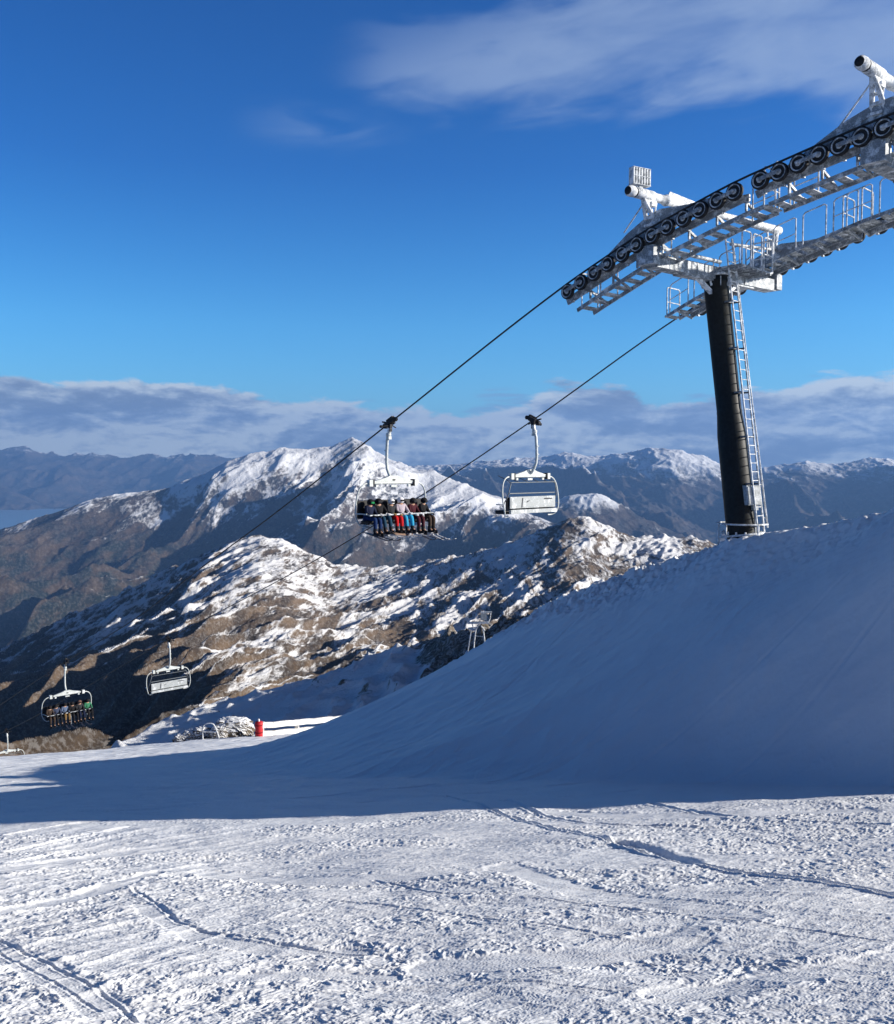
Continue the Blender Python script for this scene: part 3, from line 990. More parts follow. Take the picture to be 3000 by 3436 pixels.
def assembly(tower, org, F, yc, inner, walk_ext=(.45, .45), rails='all', half=1.95, wz=-.50):
    """a train of twelve wheels with its beam, arched beam, catwalk and handrails; inner = +1/-1 along PV"""
    IN = PV * inner
    ys = [yc + half - k * (2 * half / 11) for k in range(12)]
    P = [F(y) for y in ys]
    asm = empty('sheave_assembly', (0, 0, 0)); asm.parent = tower
    # twin rocker bars between neighbouring wheels, then longer beams
    for k in range(0, 12, 2):
        a, b = P[k], P[k + 1]
        mb = MB()
        for off in (.095, -.095):
            mb.beam(a - IN * off, b - IN * off, .018, .10)
        mb.lathe((a + b) / 2 - IN * .14, IN, [(0, .001), (0, .05), (.06, .05)], 10)
        mb.tube([(a + b) / 2 - IN * .11, (a + b) / 2 + IN * .26], .035, 8)
        for q in (a, b):
            mb.tube([q - IN * .12, q + IN * .11], .03, 8)
            mb.lathe(q - IN * .125, -IN, [(0, .045), (.02, .04), (.02, .001)], 8)
        mb.build('rocker', M['galv'], asm, org)
    for k in (0, 4, 8):
        a = (P[k] + P[k + 1]) / 2; b = (P[k + 2] + P[k + 3]) / 2
        mb = MB()
        mb.beam(a + IN * .17 - UP * .02, b + IN * .17 - UP * .02, .05, .16)
        mb.tube([(a + b) / 2 + IN * .15, (a + b) / 2 + IN * .36], .05, 8)
        mb.build('rocker_beam', M['galv'], asm, org)
    # main beam below and behind the wheels
    mb = MB()
    for k in range(11):
        mb.beam(P[k] + IN * .30 - UP * .14, P[k + 1] + IN * .30 - UP * .14, .07, .20)
        mb.box(P[k] + IN * .24 - UP * .26, .07, .10, .05, (UV, PV, UP))
    for k in (0, 11):
        mb.beam(P[k] + IN * .30 - UP * .14, P[k] + IN * .30 - UP * .14 + (UV if k else DV) * .25 - UP * (0 if k else .1), .068, .19)
    mb.build('main_beam', M['galv'], asm, org)
    # arched rocker beam over the middle
    c = F(yc)
    def at_s(s, dzz):                                     # s metres up the line from the centre
        y = yc - s * .7286
        return F(y) + IN * .245 + UP * dzz
    poly = [at_s(-2.3, .10), at_s(-1.5, .34), at_s(-.7, .60), at_s(0.0, .72), at_s(.35, .70), at_s(1.2, .42), at_s(2.3, .18), at_s(2.5, .06),
            at_s(1.2, .05), at_s(.0, .14), at_s(-1.2, .05)]
    mb = MB()
    for off in (0.0,):
        mb.prism([p + IN * off for p in poly], IN * .09)
    for s in (-1.4, -.9, -.35, .35, .9, 1.5):
        mb.beam(at_s(s, .08) - IN * .06, at_s(s, .50 - .12 * abs(s)) - IN * .06, .03, .05, up=UV)
    mb.beam(at_s(-1.9, .06) - IN * .055, at_s(.1, .56) - IN * .055, .02, .05)
    mb.build('arched_beam', M['galv'], asm, org)
    # wheels
    for k, p in enumerate(P):
        o = bpy.data.objects.new('sheave', SHEAVE)
        col.objects.link(o); o.parent = asm
        o.location = p - Vector(org)
        ax = PV
        o.rotation_euler = (0, 0, 0)
    # catwalk
    mb = MB()
    w0, w1 = .46, 1.24
    dz_ = wz
    yy = [yc + half + walk_ext[0]] + ys + [yc - half - walk_ext[1]]
    W = [F(y) for y in yy]
    for k in range(len(W) - 1):
        for off in (w0, w1):
            mb.beam(W[k] + IN * off + UP * dz_, W[k + 1] + IN * off + UP * dz_, .035, .11)
    tot = yy[0] - yy[-1]
    n = int(tot / .7286 / .36)
    for i in range(n + 1):
        y = yy[0] - tot * i / n
        p = F(y)
        mb.box(p + IN * (w0 + w1) / 2 + UP * (dz_ + .03), .21, w1 - w0 - .03, .03, (UV, PV, UP))
        mb.box(p + IN * (w0 + w1) / 2 + UP * (dz_ + .0) + DV * .09, .012, w1 - w0 - .03, .05, (UV, PV, UP))
    for y in np.linspace(yy[0] - .3, yy[-1] + .3, 7):
        p = F(y)
        mb.beam(p + IN * .30 + UP * (-.24), p + IN * w1 + UP * (dz_ - .04), .06, .06)
        mb.beam(p + IN * .34 + UP * (-.16), p + IN * .34 + UP * (min(dz_, -.3) + .02), .05, .05, up=UV)
    cw = mb.build('catwalk', M['galv'], tower, org)
    span = tot / .7286
    nf = 7
    for i in range(nf):
        if rails == 'ends' and i not in (0, nf - 1, 3): continue
        ya = yy[0] - tot * (i + .12) / nf; yb = yy[0] - tot * (i + .88) / nf
        for off in ((w1,) if inner > 0 else (w1,)):
            a = F(ya) + IN * off + UP * dz_; b = F(yb) + IN * off + UP * dz_
            h = 1.0
            A, B = a, b
            mb = MB()
            mb.tube([A, A + UP * (h - .06), A + UP * h + (B - A).normalized() * .07, B + UP * h - (B - A).normalized() * .07, B + UP * (h - .06), B], .022, 6)
            if i % 2 == 0:
                mb.tube([A + UP * .5, B + UP * .5], .016, 5)
            mb.build('handrail', M['frost'], cw, org)
    # end hoops
    for (ya) in (yy[0], yy[-1]):
        p = F(ya) + UP * dz_
        mb = MB()
        rail_frame(mb, p + IN * w0, p + IN * w1, 1.0)
        mb.build('handrail', M['frost'], cw, org)
    return asm


def gantry(tower, org, pa, pb, zt1, zt2, lamp=False):
    """lifting frame: a tube across the tower carried on curved posts over each wheel train"""
    d = (pb - pa); d.z = 0; d.normalize()
    A = Vector((pa.x, pa.y, zt1)); B = Vector((pb.x, pb.y, zt2))
    dd = (B - A).normalized()
    a0 = A - dd * .85; b0 = B + dd * .30
    L = (b0 - a0).length
    mb = MB()
    prof = [(0, .001, 1), (0, .105, 1), (.02, .105, 0), (.06, .145, 0), (.22, .150, 0), (.26, .125, 0), (.28, .13, 1), (.34, .13, 0), (.36, .145, 0), (1.15, .145, 0), (1.18, .12, 0), (1.75, .12, 0), (1.78, .16, 0), (1.84, .16, 0),
            (1.86, .135, 0), (3.6, .10, 0), (L - 3.6, .10, 0), (L - 1.8, .12, 0), (L - .3, .14, 0), (L - .02, .14, 1), (L, .10, 1), (L, .001, 1)]
    mb.lathe(a0, dd, prof, 16)
    # stiffening fin on top, running down toward the middle
    mb.prism([a0 + dd * 1.9 + UP * .12, a0 + dd * 2.0 + UP * .27, a0 + dd * 4.2 + UP * .12, a0 + dd * 4.2 + UP * .09], UV * .03)
    # chain hoist box under the tube
    mb.box(a0 + dd * 1.0 - UP * .20, .5, .16, .14, (dd, UV, UP))
    g = mb.build('lifting_frame', [M['frost'], M['rubber']], tower, org)
    for (base, tp, sgn) in ((pa, A, 1), (pb, B, -1)):
        mb = MB()
        for off in (-.13, .13):
            mb.tube([base + UV * (off + .05) + UP * .15 + d * sgn * .25, base + UV * off + UP * .62 + d * sgn * .20, tp + UV * off * .6 - UP * .42 + d * sgn * .06, tp - UP * .05 - d * sgn * .18], [.055, .06, .06, .055], 8)
        for k in range(4):
            q = base.lerp(tp, .35 + k * .16) + d * sgn * .12
            mb.beam(q - UV * .13, q + UV * .13, .05, .07)
        mb.tube([tp - UP * .1 + d * sgn * .5, base + UP * .35 + d * sgn * .3], .03, 6)
        mb.tube([tp - UP * .12, base + DV * .9 + UP * .42 + d * sgn * .25], .022, 6)
        mb.build('gantry_post', M['frost'], tower, org)
    if lamp:
        mb = MB()
        c = a0 + dd * .55 + UP * .43
        ax = (UV * .25 + PV * .97, UV * .97 - PV * .25, UP)
        ax = (ax[0].normalized(), ax[1].normalized(), UP)
        mb.box(c + ax[1] * -.05, .56, .10, .40, ax, 1)
        for i in range(7):
            x = -.28 + i * .56 / 6
            mb.box(c + ax[0] * x + ax[1] * .0, .035, .20, .44, ax, 0)
        for i in range(3):
            z = -.22 + i * .22
            mb.box(c + UP * z, .60, .19, .025, ax, 0)
            mb.box(c + UP * z - ax[1] * .0, .60, .22, .012, ax, 0)
        mb.box(c - UP * .27, .12, .12, .12, ax, 0)
        mb.build('floodlight', [M['frost'], M['galvd']], g, org)
    return g


def lift_tower(yc1, base, top, label, full=True, lamp=False, zoff=(0, 0)):
    yc2 = yc1 + 5.07
    org = Vector(base)
    tw = empty('lift_tower', org)
    tag(tw, label, 'lift tower', 'towers of the chairlift')
    base, top = Vector(base), Vector(top)
    ax = (top - base); H = ax.length; ax.normalize()
    # pole: wider lower section, a swaged joint, narrower upper section
    mb = MB()
    mb.lathe(base - ax * 1.2, ax, [(0, .455), (1.2, .445), (1.2 + H * .30, .425), (1.2 + H * .385, .42), (1.2 + H * .47, .365), (1.2 + H * .475, .37), (1.2 + H * .485, .36), (1.2 + H * .97, .362), (1.2 + H * .975, .40), (1.2 + H, .40), (1.2 + H, .001)], 32)
    pole = mb.build('pole', M['pole'], tw, org)
    # crossarm
    a = F1(yc1) + PV * .30 - UP * .52; b = F2(yc2) - PV * .30 - UP * .52
    mb = MB()
    mb.beam(a, b, .42, .36)
    mb.beam(a.lerp(b, .2) - UP * .185, a.lerp(b, .8) - UP * .185, .34, .10)
    for f in (.30, .42, .58, .70):
        mb.beam(a.lerp(b, f) + UV * .215 - UP * .18, a.lerp(b, f) + UV * .215 + UP * .18, .03, .03, up=UV)
    for q, s in ((a, 1), (b, -1)):
        mb.box(q - PV * s * .10 + UP * .12, .55, .34, .50, (UV, PV, UP))
        mb.prism([q + PV * s * .35 - UP * .18, q + PV * s * .1 + UP * .34, q + PV * s * 1.6 + UP * .18, q + PV * s * 1.6 - UP * .17], UV * .05)
    # two service tubes laid along the arm
    mb.tube([a + UV * .35 + UP * .28, a.lerp(b, .45) + UV * .35 + UP * .28], .06, 8)
    mb.tube([a - UV * .3 + UP * .26, b - UV * .3 + UP * .26], .035, 6)
    mb.tube([a.lerp(b, .55) + UV * .3 + UP * .9, b + UV * .3 + UP * 1.1], .05, 8)
    mb.build('crossarm', M['galv'], tw, org)
    # top bracket and braces
    mb = MB()
    mb.lathe(top + ax * .0, ax, [(0, .001), (0, .47), (.06, .47), (.06, .40), (.18, .38), (.18, .001)], 20)
    for s in (-1, 1):
        mb.beam(top + PV * s * .28 - ax * .5, top + PV * s * 1.35 + UP * .02, .10, .12)
    for k in range(9):
        th = 2 * PI * k / 9
        dvv = UV * math.cos(th) + PV * math.sin(th)
        mb.beam(top + dvv * .37 - ax * .28, top + dvv * .45 - ax * .01, .02, .10)
    mb.build('head_bracket', M['frost'], tw, org)
    assembly(tw, org, F1, yc1, 1, rails='ends', walk_ext=(-.12, .40))
    assembly(tw, org, F2, yc2, -1, rails='all', wz=-.06)
    gantry(tw, org, F1(yc1) + PV * .05, F2(yc2) - PV * .05, z1(yc1) + 1.22 + zoff[0], z2(yc2) + 1.35 + zoff[1], lamp)
    if not full:
        return tw
    # work platform beside the tower head with rails
    mb = MB()
    c = a.lerp(b, .60) + UV * .62 + UP * .10
    mb.box(c, .75, 1.9, .05, (UV, PV, UP))
    for k in range(7):
        mb.box(c + PV * (-.85 + k * .28) - UP * .05, .75, .04, .07, (UV, PV, UP))
    pf = mb.build('work_platform', M['galv'], tw, org)
    for s in (-.9, -.25, .4):
        mb = MB()
        rail_frame(mb, c + PV * s + UV * .36, c + PV * (s + .52) + UV * .36, 1.0, .024)
        mb.build('handrail', M['frost'], pf, org)
    mb = MB()
    rail_frame(mb, c + PV * .95 + UV * .36, c + PV * .95 - UV * .30, 1.0, .024)
    mb.build('handrail', M['frost'], pf, org)
    # ladder on the uphill face
    mb = MB()
    s0 = base + ax * .05 + UV * .62; s1 = top + ax * 1.15 + UV * .56
    kx = base + ax * (H * .44) + UV * .60
    for s in (-.19, .19):
        mb.tube([s0 + PV * s, kx + PV * s, s1 + PV * s], .026, 6)
    n = int((s1 - s0).length / .27)
    for i in range(n):
        f = (i + .5) / n
        q = s0.lerp(s1, f)
        sk = base + ax * (H * .44)
        mb.tube([q - PV * .19 + (kx - s0.lerp(s1, .42)) * (1 - abs(f - .42) / .58) * .9, q + PV * .19 + (kx - s0.lerp(s1, .42)) * (1 - abs(f - .42) / .58) * .9], .014, 5)
    lad = mb.build('ladder', M['frost'], tw, org)
    mb = MB()
    mb.tube([s0 + PV * .34 + UP * .2, s0.lerp(s1, .5) + PV * .33, s1 + PV * .25], .018, 6)
    mb.tube([s0 + PV * .30 + UV * .05 + UP * .2, s0.lerp(s1, .35) + PV * .27 + UV * .06, s0.lerp(s1, .55) + PV * .24 + UV * .03], .014, 6)
    for i in range(9):
        f = (i + .5) / 9
        q = s0.lerp(s1, f)
        mb.tube([q + PV * .19, q + PV * .34], .012, 5)
    mb.build('safety_rail', M['frost'], lad, org)
    for f in (.04, .2, .38, .55, .72, .9):
        q = base + ax * (H * f)
        mb = MB()
        mb.beam(q - PV * .20 + UV * .42, q + PV * .20 + UV * .42, .03, .05)
        for s in (-.18, .18):
            mb.beam(q + PV * s + UV * .32, q + PV * s + UV * .61, .03, .05)
        mb.build('ladder_bracket', M['galvd'], lad, org)
    # control box
    mb = MB()
    nv = (UV * .8 + PV * .1).normalized(); nv = Vector((.35, -.94, 0)).normalized(); sv_ = Vector((.94, .35, 0)).normalized()
    q = base + ax * 1.22 + nv * .50 + sv_ * .10
    mb.box(q, .46, .20, .58, (sv_, nv, ax))
    mb.box(q + nv * .105, .40, .02, .52, (sv_, nv, ax))
    mb.box(q - ax * .36 + sv_ * .06, .16, .12, .16, (sv_, nv, ax))
    mb.tube([q - ax * .42 + sv_ * .06, q - ax * 1.3 + sv_ * .05 - nv * .1], .025, 6)
    mb.build('control_box', M['plate'], tw, org)
    # base: flange, bolts, rail ring
    mb = MB()
    mb.lathe(base - ax * .02, ax, [(0, .47), (0, .66), (.06, .66), (.06, .46)], 24)
    for k in range(14):
        th = 2 * PI * k / 14
        mb.lathe(base + (UV * math.cos(th) + PV * math.sin(th)) * .58 + ax * .04, ax, [(0, .03), (.09, .03), (.09, .001)], 6)
    mb.build('base_flange', M['frost'], tw, org)
    mb = MB()
    ring = []
    for k in range(15):
        th = PI * .62 + k / 14 * PI * 1.45
        ring.append(base + (UV * math.cos(th) + PV * math.sin(th)) * .74 + UP * .36)
    mb.tube(ring, .026, 6)
    for k in (0, 4, 8, 12):
        mb.tube([ring[k], ring[k] - UP * .75], .03, 6)
    mb.build('base_rail', M['frost'], tw, org)
    return tw


TB = Vector((8.80, 26.85, -2.10))
lift_tower(25.05, TB, (8.10, 27.58, 5.62), 'frosted lift tower with a black pole, ladder and wheel trains, standing on the crest', True, True)
LB = Vector((12.95, 22.45, gz(12.95, 22.45)))
lift_tower(20.65, LB, (12.25, 23.2, 6.95), 'second lift tower cut by the right edge, higher up the line than the pole', False, False, (.12, 0))


# ------------------------------------------------------------------ chairs
def chair_proto(bar_up):
    """six seat chair; origin at the rope grip, facing -Y"""
    r = empty('chairlift_chair')
    mb = MB()
    # grip
    sl = math.atan(.44)
    g = Vector((0, math.cos(sl), -math.sin(sl) * 1))
    g = Vector((0, 1, -.44)).normalized()
    nn = Vector((0, .44, 1)).normalized(); xx = Vector((1, 0, 0))
    mb.box((0, 0, .02), .15, .52, .13, (xx, g, nn))
    mb.box(nn * .11 + g * -.05, .11, .34, .08, (xx, g, nn))
    mb.box(nn * .05 + xx * .14 + g * .1, .12, .30, .16, (xx, g, nn))
    mb.lathe(g * .28 + xx * -.07, xx, [(0, .001), (0, .085), (.14, .085), (.14, .001)], 12)
    mb.lathe(g * -.28 + xx * -.07, xx, [(0, .001), (0, .075), (.14, .075), (.14, .001)], 12)
    mb.tube([g * .2 + nn * .1, g * .36 + nn * .2], .03, 6)
    mb.tube([(-.05, 0, -.10), (-.34, .08, -.14)], .022, 6)
    mb.lathe((-.34, .08, -.14), (1, 0, 0), [(-.03, .001), (-.03, .05), (.03, .05), (.03, .001)], 8)
    mb.tube([(.05, 0, -.08), (.30, .06, -.16)], .02, 6)
    mb.beam((0, .0, -.05), (0, .02, -.30), .10, .12, up=(0, 1, 0))
    mb.build('grip', M['blackpad'], r)
    mb = MB()
    path = [(0, .02, -.18), (0, .06, -.34), (0, .16, -.62), (0, .19, -1.0), (0, .20, -1.35), (0, .17, -1.58), (0, .08, -1.76), (0, -.02, -1.90), (0, -.13, -1.96)]
    mb.tube(path, [.075, .07, .055, .052, .052, .052, .052, .055, .06], 10)
    mb.lathe((0, .08, -.36), (0, .2, -1), [(0, .08), (.02, .095), (.10, .095), (.12, .07)], 10)
    mb.box((0, .05, -.52), .13, .10, .10)
    for z in (-.95, -1.25):
        mb.box((0, .25, z), .10, .04, .03)
    mb.build('hanger', M['white'], r)
    # bail: beam with a raised middle plate and end bosses
    Y0, ZB = -.14, -2.06
    mb = MB()
    mb.tube([(-1.02, Y0, ZB), (1.02, Y0, ZB)], .05, 8)
    mb.prism([(-.98, Y0, ZB + .03), (-.72, Y0, ZB + .09), (-.38, Y0, ZB + .17), (-.16, Y0, ZB + .25), (.16, Y0, ZB + .25), (.38, Y0, ZB + .17), (.72, Y0, ZB + .09), (.98, Y0, ZB + .03)], (0, .12, 0))
    for s in (-1, 1):
        mb.box((s * 1.0, Y0, ZB - .0), .16, .17, .22)
        mb.box((s * .72, Y0, ZB - .10), .10, .08, .08)
    mb.box((0, Y0 - .02, ZB - .11), .26, .10, .07)
    mb.box((0, Y0 - .066, ZB + .10), .12, .01, .05, None, 1)
    for s in (-1, 1):
        mb.box((s * .90, Y0, ZB), .05, .19, .24, None, 1)
    mb.build('bail', [M['white'], M['blackpad']], r)
    for s in (-1, 1):
        mb = MB()
        pts = [(s * 1.05, Y0, ZB - .01), (s * 1.22, Y0, ZB - .03), (s * 1.38, Y0 + .01, ZB - .13), (s * 1.49, Y0 + .03, ZB - .32), (s * 1.535, Y0 + .06, ZB - .60), (s * 1.54, Y0 + .10, ZB - .92),
               (s * 1.50, Y0 + .12, ZB - 1.16), (s * 1.42, Y0 + .08, ZB - 1.36), (s * 1.30, Y0 - .02, ZB - 1.46), (s * 1.10, Y0 - .05, ZB - 1.47)]
        mb.tube(smooth3(pts, 3), .028, 8)
        mb.tube([(s * 1.52, Y0 + .11, ZB - 1.02), (s * 1.42, Y0 - .35, ZB - 1.02)], .022, 6)
        mb.build('side_frame', M['white'], r)
    # seat and back
    seat = MB(); back = MB()
    ZS = -3.34
    for i in range(6):
        x = -1.185 + i * .474
        rounded(seat, (x, -.36, ZS), .455, .46, .09)
        back.box((x * (1.05 if not bar_up else .95), -.075, ZS + (.40 if not bar_up else .30)), .47 if not bar_up else .42, .07, .60 if not bar_up else .44, (Vector((1, 0, 0)), Vector((0, 1, .22)).normalized(), Vector((0, -.0, 1))))
    seat.box((0, -.33, ZS - .065), 2.80, .44, .05)
    seat.build('seat', M['blackpad'], r)
    back.build('backrest', M['blackpad'], r)
    mb = MB()
    if bar_up:
        # pale back shell with shadow gap, lower lip
        mb.box((0, .02, ZS + .33), 2.50, .05, .42)
        mb.box((0, .06, ZS + .0), 2.56, .10, .14)
        mb.box((0, .045, ZS + .33), 2.42, .02, .34)
        pn = mb.build('back_panel', M['panel'], r)
        mk = MB()  # slanted dark mark towards one end of the panel
        mk.box((.62, .062, ZS + .32), .05, .008, .34, (Vector((1, 0, .12)).normalized(), Vector((0, 1, 0)), Vector((-.12, 0, 1)).normalized()))
        mk.build('dark_mark', M['mark'], pn)
        mk = MB()
        mk.box((.30, .062, ZS + .36), .16, .008, .02, (Vector((1, 0, -.5)).normalized(), Vector((0, 1, 0)), Vector((.5, 0, 1)).normalized()))
        mk.box((.33, .063, ZS + .37), .07, .008, .02)
        mk.build('emblem', M['mark'], pn)
        mk = MB()
        for k in range(8):
            mk.box((-.62 - k * .058, .062, ZS + .44), .035, .008, .05)
            mk.box((-.62 - k * .058 - .012, .0625, ZS + .44 + (.01 if k % 2 else -.012)), .05, .008, .012)
        mk.build('lettering', M['mark'], pn)
    mb = MB()
    if bar_up:
        # restraint bar swung up and back over the bail
        for s in (-1, 1):
            mb.tube([(s * 1.40, -.2, ZS + .18), (s * 1.34, .02, ZS + .60), (s * 1.24, .06, ZS + 1.0), (s * 1.18, -.1, ZS + 1.12)], .02, 6)
            mb.tube([(s * 1.18, -.1, ZS + 1.12), (s * 1.05, -.75, ZS + 1.30)], .018, 6)
        mb.tube([(-1.22, .05, ZS + 1.06), (1.22, .05, ZS + 1.06)], .018, 6)
        for x in (-.8, -.3, .3, .8):
            mb.tube([(x, .05, ZS + 1.06), (x - .12, -.55, ZS + 1.24)], .016, 6)
        mb.tube([(-1.25, .0, ZS + .66), (1.25, .0, ZS + .66)], .026, 6)
    else:
        for s in (-1, 1):
            mb.tube([(s * 1.46, -.15, ZS + .28), (s * 1.40, -.62, ZS + .22)], .022, 6)
        mb.tube([(-1.42, -.64, ZS + .22), (1.42, -.64, ZS + .22)], .028, 8)
        for i in range(3):
            x = -.95 + i * .95
            mb.tube([(x, -.64, ZS + .22), (x, -.72, ZS - .15), (x, -.74, ZS - .47)], .016, 6)
            mb.tube([(x - .2, -.74, ZS - .47), (x + .2, -.74, ZS - .47)], .018, 6)
    mb.build('restraint_bar', M['galvd'] if bar_up else M['galv'], r)
    return r


def smooth3(pts, n=3):
    P = [Vector(p) for p in pts]
    P = [P[0] * 2 - P[1]] + P + [P[-1] * 2 - P[-2]]
    out = []
    for i in range(1, len(P) - 2):
        for k in range(n):
            t = k / n
            a, b, c, d = P[i - 1], P[i], P[i + 1], P[i + 2]
            out.append(.5 * ((2 * b) + (-a + c) * t + (2 * a - 5 * b + 4 * c - d) * t * t + (-a + 3 * b - 3 * c + d) * t ** 3))
    out.append(P[-2])
    return out


def rounded(mb, c, sx, sy, sz):
    c = Vector(c)
    b = min(sx, sy, sz) * .4
    ring = []
    for z, ins in ((-sz / 2, b * .6), (-sz / 4, 0), (sz / 4, 0), (sz / 2, b)):
        hx, hy = sx / 2 - ins, sy / 2 - ins
        ring.append([c + Vector((x, y, z)) for x, y in ((-hx, -hy + b), (-hx + b, -hy), (hx - b, -hy), (hx, -hy + b), (hx, hy - b), (hx - b, hy), (-hx + b, hy), (-hx, hy - b))])
    vs = [q for r_ in ring for q in r_]
    fs = [tuple(range(8))[::-1], tuple(range(24, 32))]
    for i in range(3):
        for k in range(8):
            fs.append((i * 8 + k, i * 8 + (k + 1) % 8, (i + 1) * 8 + (k + 1) % 8, (i + 1) * 8 + k))
    mb.add(vs, fs, 0, True)


RZ = math.atan2(.685, .7286)
loaded = chair_proto(False)
empty_c = chair_proto(True)
GRP = 'six seat chairs hanging on the lift'


def place_chair(o, F, y, rz, label, s=1.06):
    o.scale = (s, s, s)
    o.location = F(y) + UP * (SR + .02)
    o.rotation_euler = (0, 0, rz)
    tag(o, label, 'ski lift chair', GRP)
    return o


chA = place_chair(loaded, F1, 33.0, RZ, 'nearer chair full of riders, one in red and one in cyan trousers, below the summit')
chB = place_chair(empty_c, F2, 37.8, RZ + PI, 'nearer empty chair with a pale back panel, right of the loaded one', 1.13)
chC = place_chair(copy_tree(loaded), F1, 56.4, RZ, 'farther chair full of dark dressed riders, low over the dark valley on the left', 1.0)
chD = place_chair(copy_tree(empty_c), F2, 62.2, RZ + PI, 'farther empty chair with a pale back panel, right of the far loaded chair', 1.05)
chE = place_chair(copy_tree(empty_c), F2, 87.8, RZ + PI, 'small white chair cut by the left edge of the photo, just above the sunlit snow')

# ------------------------------------------------------------------ riders
def skin_obj(name, verts, edges, radii, mat, sub=1, root=0):
    me = bpy.data.meshes.new(name)
    me.from_pydata(verts, edges, [])
    o = bpy.data.objects.new(name, me)
    col.objects.link(o)
    md = o.modifiers.new('s', 'SKIN'); md.use_smooth_shade = True
    for i, r in enumerate(radii):
        r = r if isinstance(r, tuple) else (r, r)
        me.skin_vertices[0].data[i].radius = r
        me.skin_vertices[0].data[i].use_root = (i == root)
    sb = o.modifiers.new('b', 'SUBSURF'); sb.levels = sub; sb.render_levels = sub
    dg = C.evaluated_depsgraph_get(); dg.update()
    nm = bpy.data.meshes.new_from_object(o.evaluated_get(dg))
    nm.name = name
    bpy.data.objects.remove(o)
    nm.materials.clear(); nm.materials.append(mat)
    return nm


def skin_obj_prep(verts):
    pass


def make_skin_layer(me):
    pass


def cloth(name, c, rough=.8):
    key = 'cloth_' + name
    if key not in M:
        M[key] = mat_paint(name, c, rough, 0, 0, scale=14, spec=.15)
    return M[key]


# seated figure; origin between the hips on the seat, facing -Y
HIP = .08
LEG = {}
bv = [(0, 0, .10), (0, .02, .30), (0, .03, .46), (0, .01, .56), (0, -.01, .66), (0, -.02, .75),          # 0-5 pelvis..head top
      (.17, .02, .49), (.23, -.10, .28), (.14, -.32, .20),                                                   # 6-8 arm
      (-.17, .02, .49), (-.23, -.10, .28), (-.14, -.32, .20),                                                # 9-11
      (.10, -.05, .08), (.12, -.46, .10), (.12, -.50, -.34), (.12, -.62, -.37),                              # 12-15 leg
      (-.10, -.05, .08), (-.12, -.46, .10), (-.12, -.50, -.34), (-.12, -.62, -.37)]
be = [(0, 1), (1, 2), (2, 3), (3, 4), (4, 5), (2, 6), (6, 7), (7, 8), (2, 9), (9, 10), (10, 11), (0, 12), (12, 13), (13, 14), (14, 15), (0, 16), (16, 17), (17, 18), (18, 19)]
br = [(.14, .10), (.13, .10), (.14, .10), .055, .085, .07, .06, .042, .03, .06, .042, .03, .085, .062, .045, .035, .085, .062, .045, .035]
SKINM = cloth('skin', (.45, .27, .19), .6)
BODY = skin_obj('body', bv, be, br, SKINM)


def garment(idx, grow, name, mat):
    mp = {v: i for i, v in enumerate(idx)}
    vs = [bv[i] for i in idx]
    es = [(mp[a], mp[b]) for a, b in be if a in mp and b in mp]
    rs = []
    for i in idx:
        r_ = br[i]
        r_ = r_ if isinstance(r_, tuple) else (r_, r_)
        rs.append((r_[0] * grow + .012, r_[1] * grow + .012))
    return skin_obj(name, vs, es, rs, mat)


JACK = garment([0, 1, 2, 6, 7, 8, 9, 10, 11], 1.16, 'jacket', SKINM)
TROU = garment([0, 12, 13, 14, 16, 17, 18], 1.18, 'trousers', SKINM)


def helmet_mesh():
    mb = MB()
    c = Vector((0, 0, .70))
    mb.lathe(c + Vector((0, -.005, -.06)), (0, 0, 1), [(-.05, .105), (-.02, .125), (.03, .132), (.08, .122), (.12, .09), (.145, .045), (.15, .001)], 14)
    return mb.mesh('helmet', SKINM)


def goggles_mesh():
    mb = MB()
    mb.box((0, -.112, .665), .15, .05, .065)
    mb.box((0, -.135, .665), .11, .02, .05)
    return mb.mesh('goggles', SKINM)


def boot_mesh():
    mb = MB()
    mb.tube([(0, -.50 + .5, -.20 + .37), (0, 0, 0.02)], [.075, .07], 10)
    rounded(mb, (0, -.09, -.03), .11, .32, .11)
    return mb.mesh('boot', SKINM)


def ski_mesh():
    mb = MB()
    n = 14; L = 1.62
    for i in range(n):
        y0 = .62 - L * i / n; y1 = .62 - L * (i + 1) / n
        def zz(y):
            return .0 + (.14 * max(0, (-y - .72) / .28) ** 2)
        w0 = .045 + .012 * (2 * abs(i / n - .5)) ** 2
        mb.beam((0, y0 + .002, zz(y0)), (0, y1 - .002, zz(y1)), w0 * 2, .018)
    mb.box((0, -.06, .03), .07, .34, .035)
    return mb.mesh('ski', SKINM)


def board_mesh():
    mb = MB()
    pts = []
    for k in range(24):
        th = 2 * PI * k / 24
        x = .72 * (abs(math.cos(th)) ** .5) * (1 if math.cos(th) > 0 else -1)
        y = .135 * (abs(math.sin(th)) ** .7) * (1 if math.sin(th) > 0 else -1)
        pts.append((x, y, .06 * max(0, (abs(x) - .55) / .17)))
    mb.prism(pts, (0, 0, .02))
    return mb.mesh('snowboard', SKINM)


def glove_mesh():
    """palm, four curled fingers and a thumb closing on the bar"""
    mb = MB()
    rounded(mb, (0, -.02, 0), .085, .09, .035)
    for k, ln in enumerate((.85, 1.0, .95, .75)):
        x = -.033 + k * .022
        mb.tube([(x, -.06, .0), (x, -.06 - .030 * ln, -.002), (x, -.06 - .042 * ln, -.024), (x, -.06 - .026 * ln, -.045)], [.0115, .0115, .011, .009], 6)
    mb.tube([(-.04, -.0, -.004), (-.062, -.03, -.012), (-.055, -.055, -.026)], [.013, .012, .010], 6)
    mb.tube([(0, .06, 0), (0, .02, 0)], [.042, .040], 8)
    return mb.mesh('glove', SKINM)


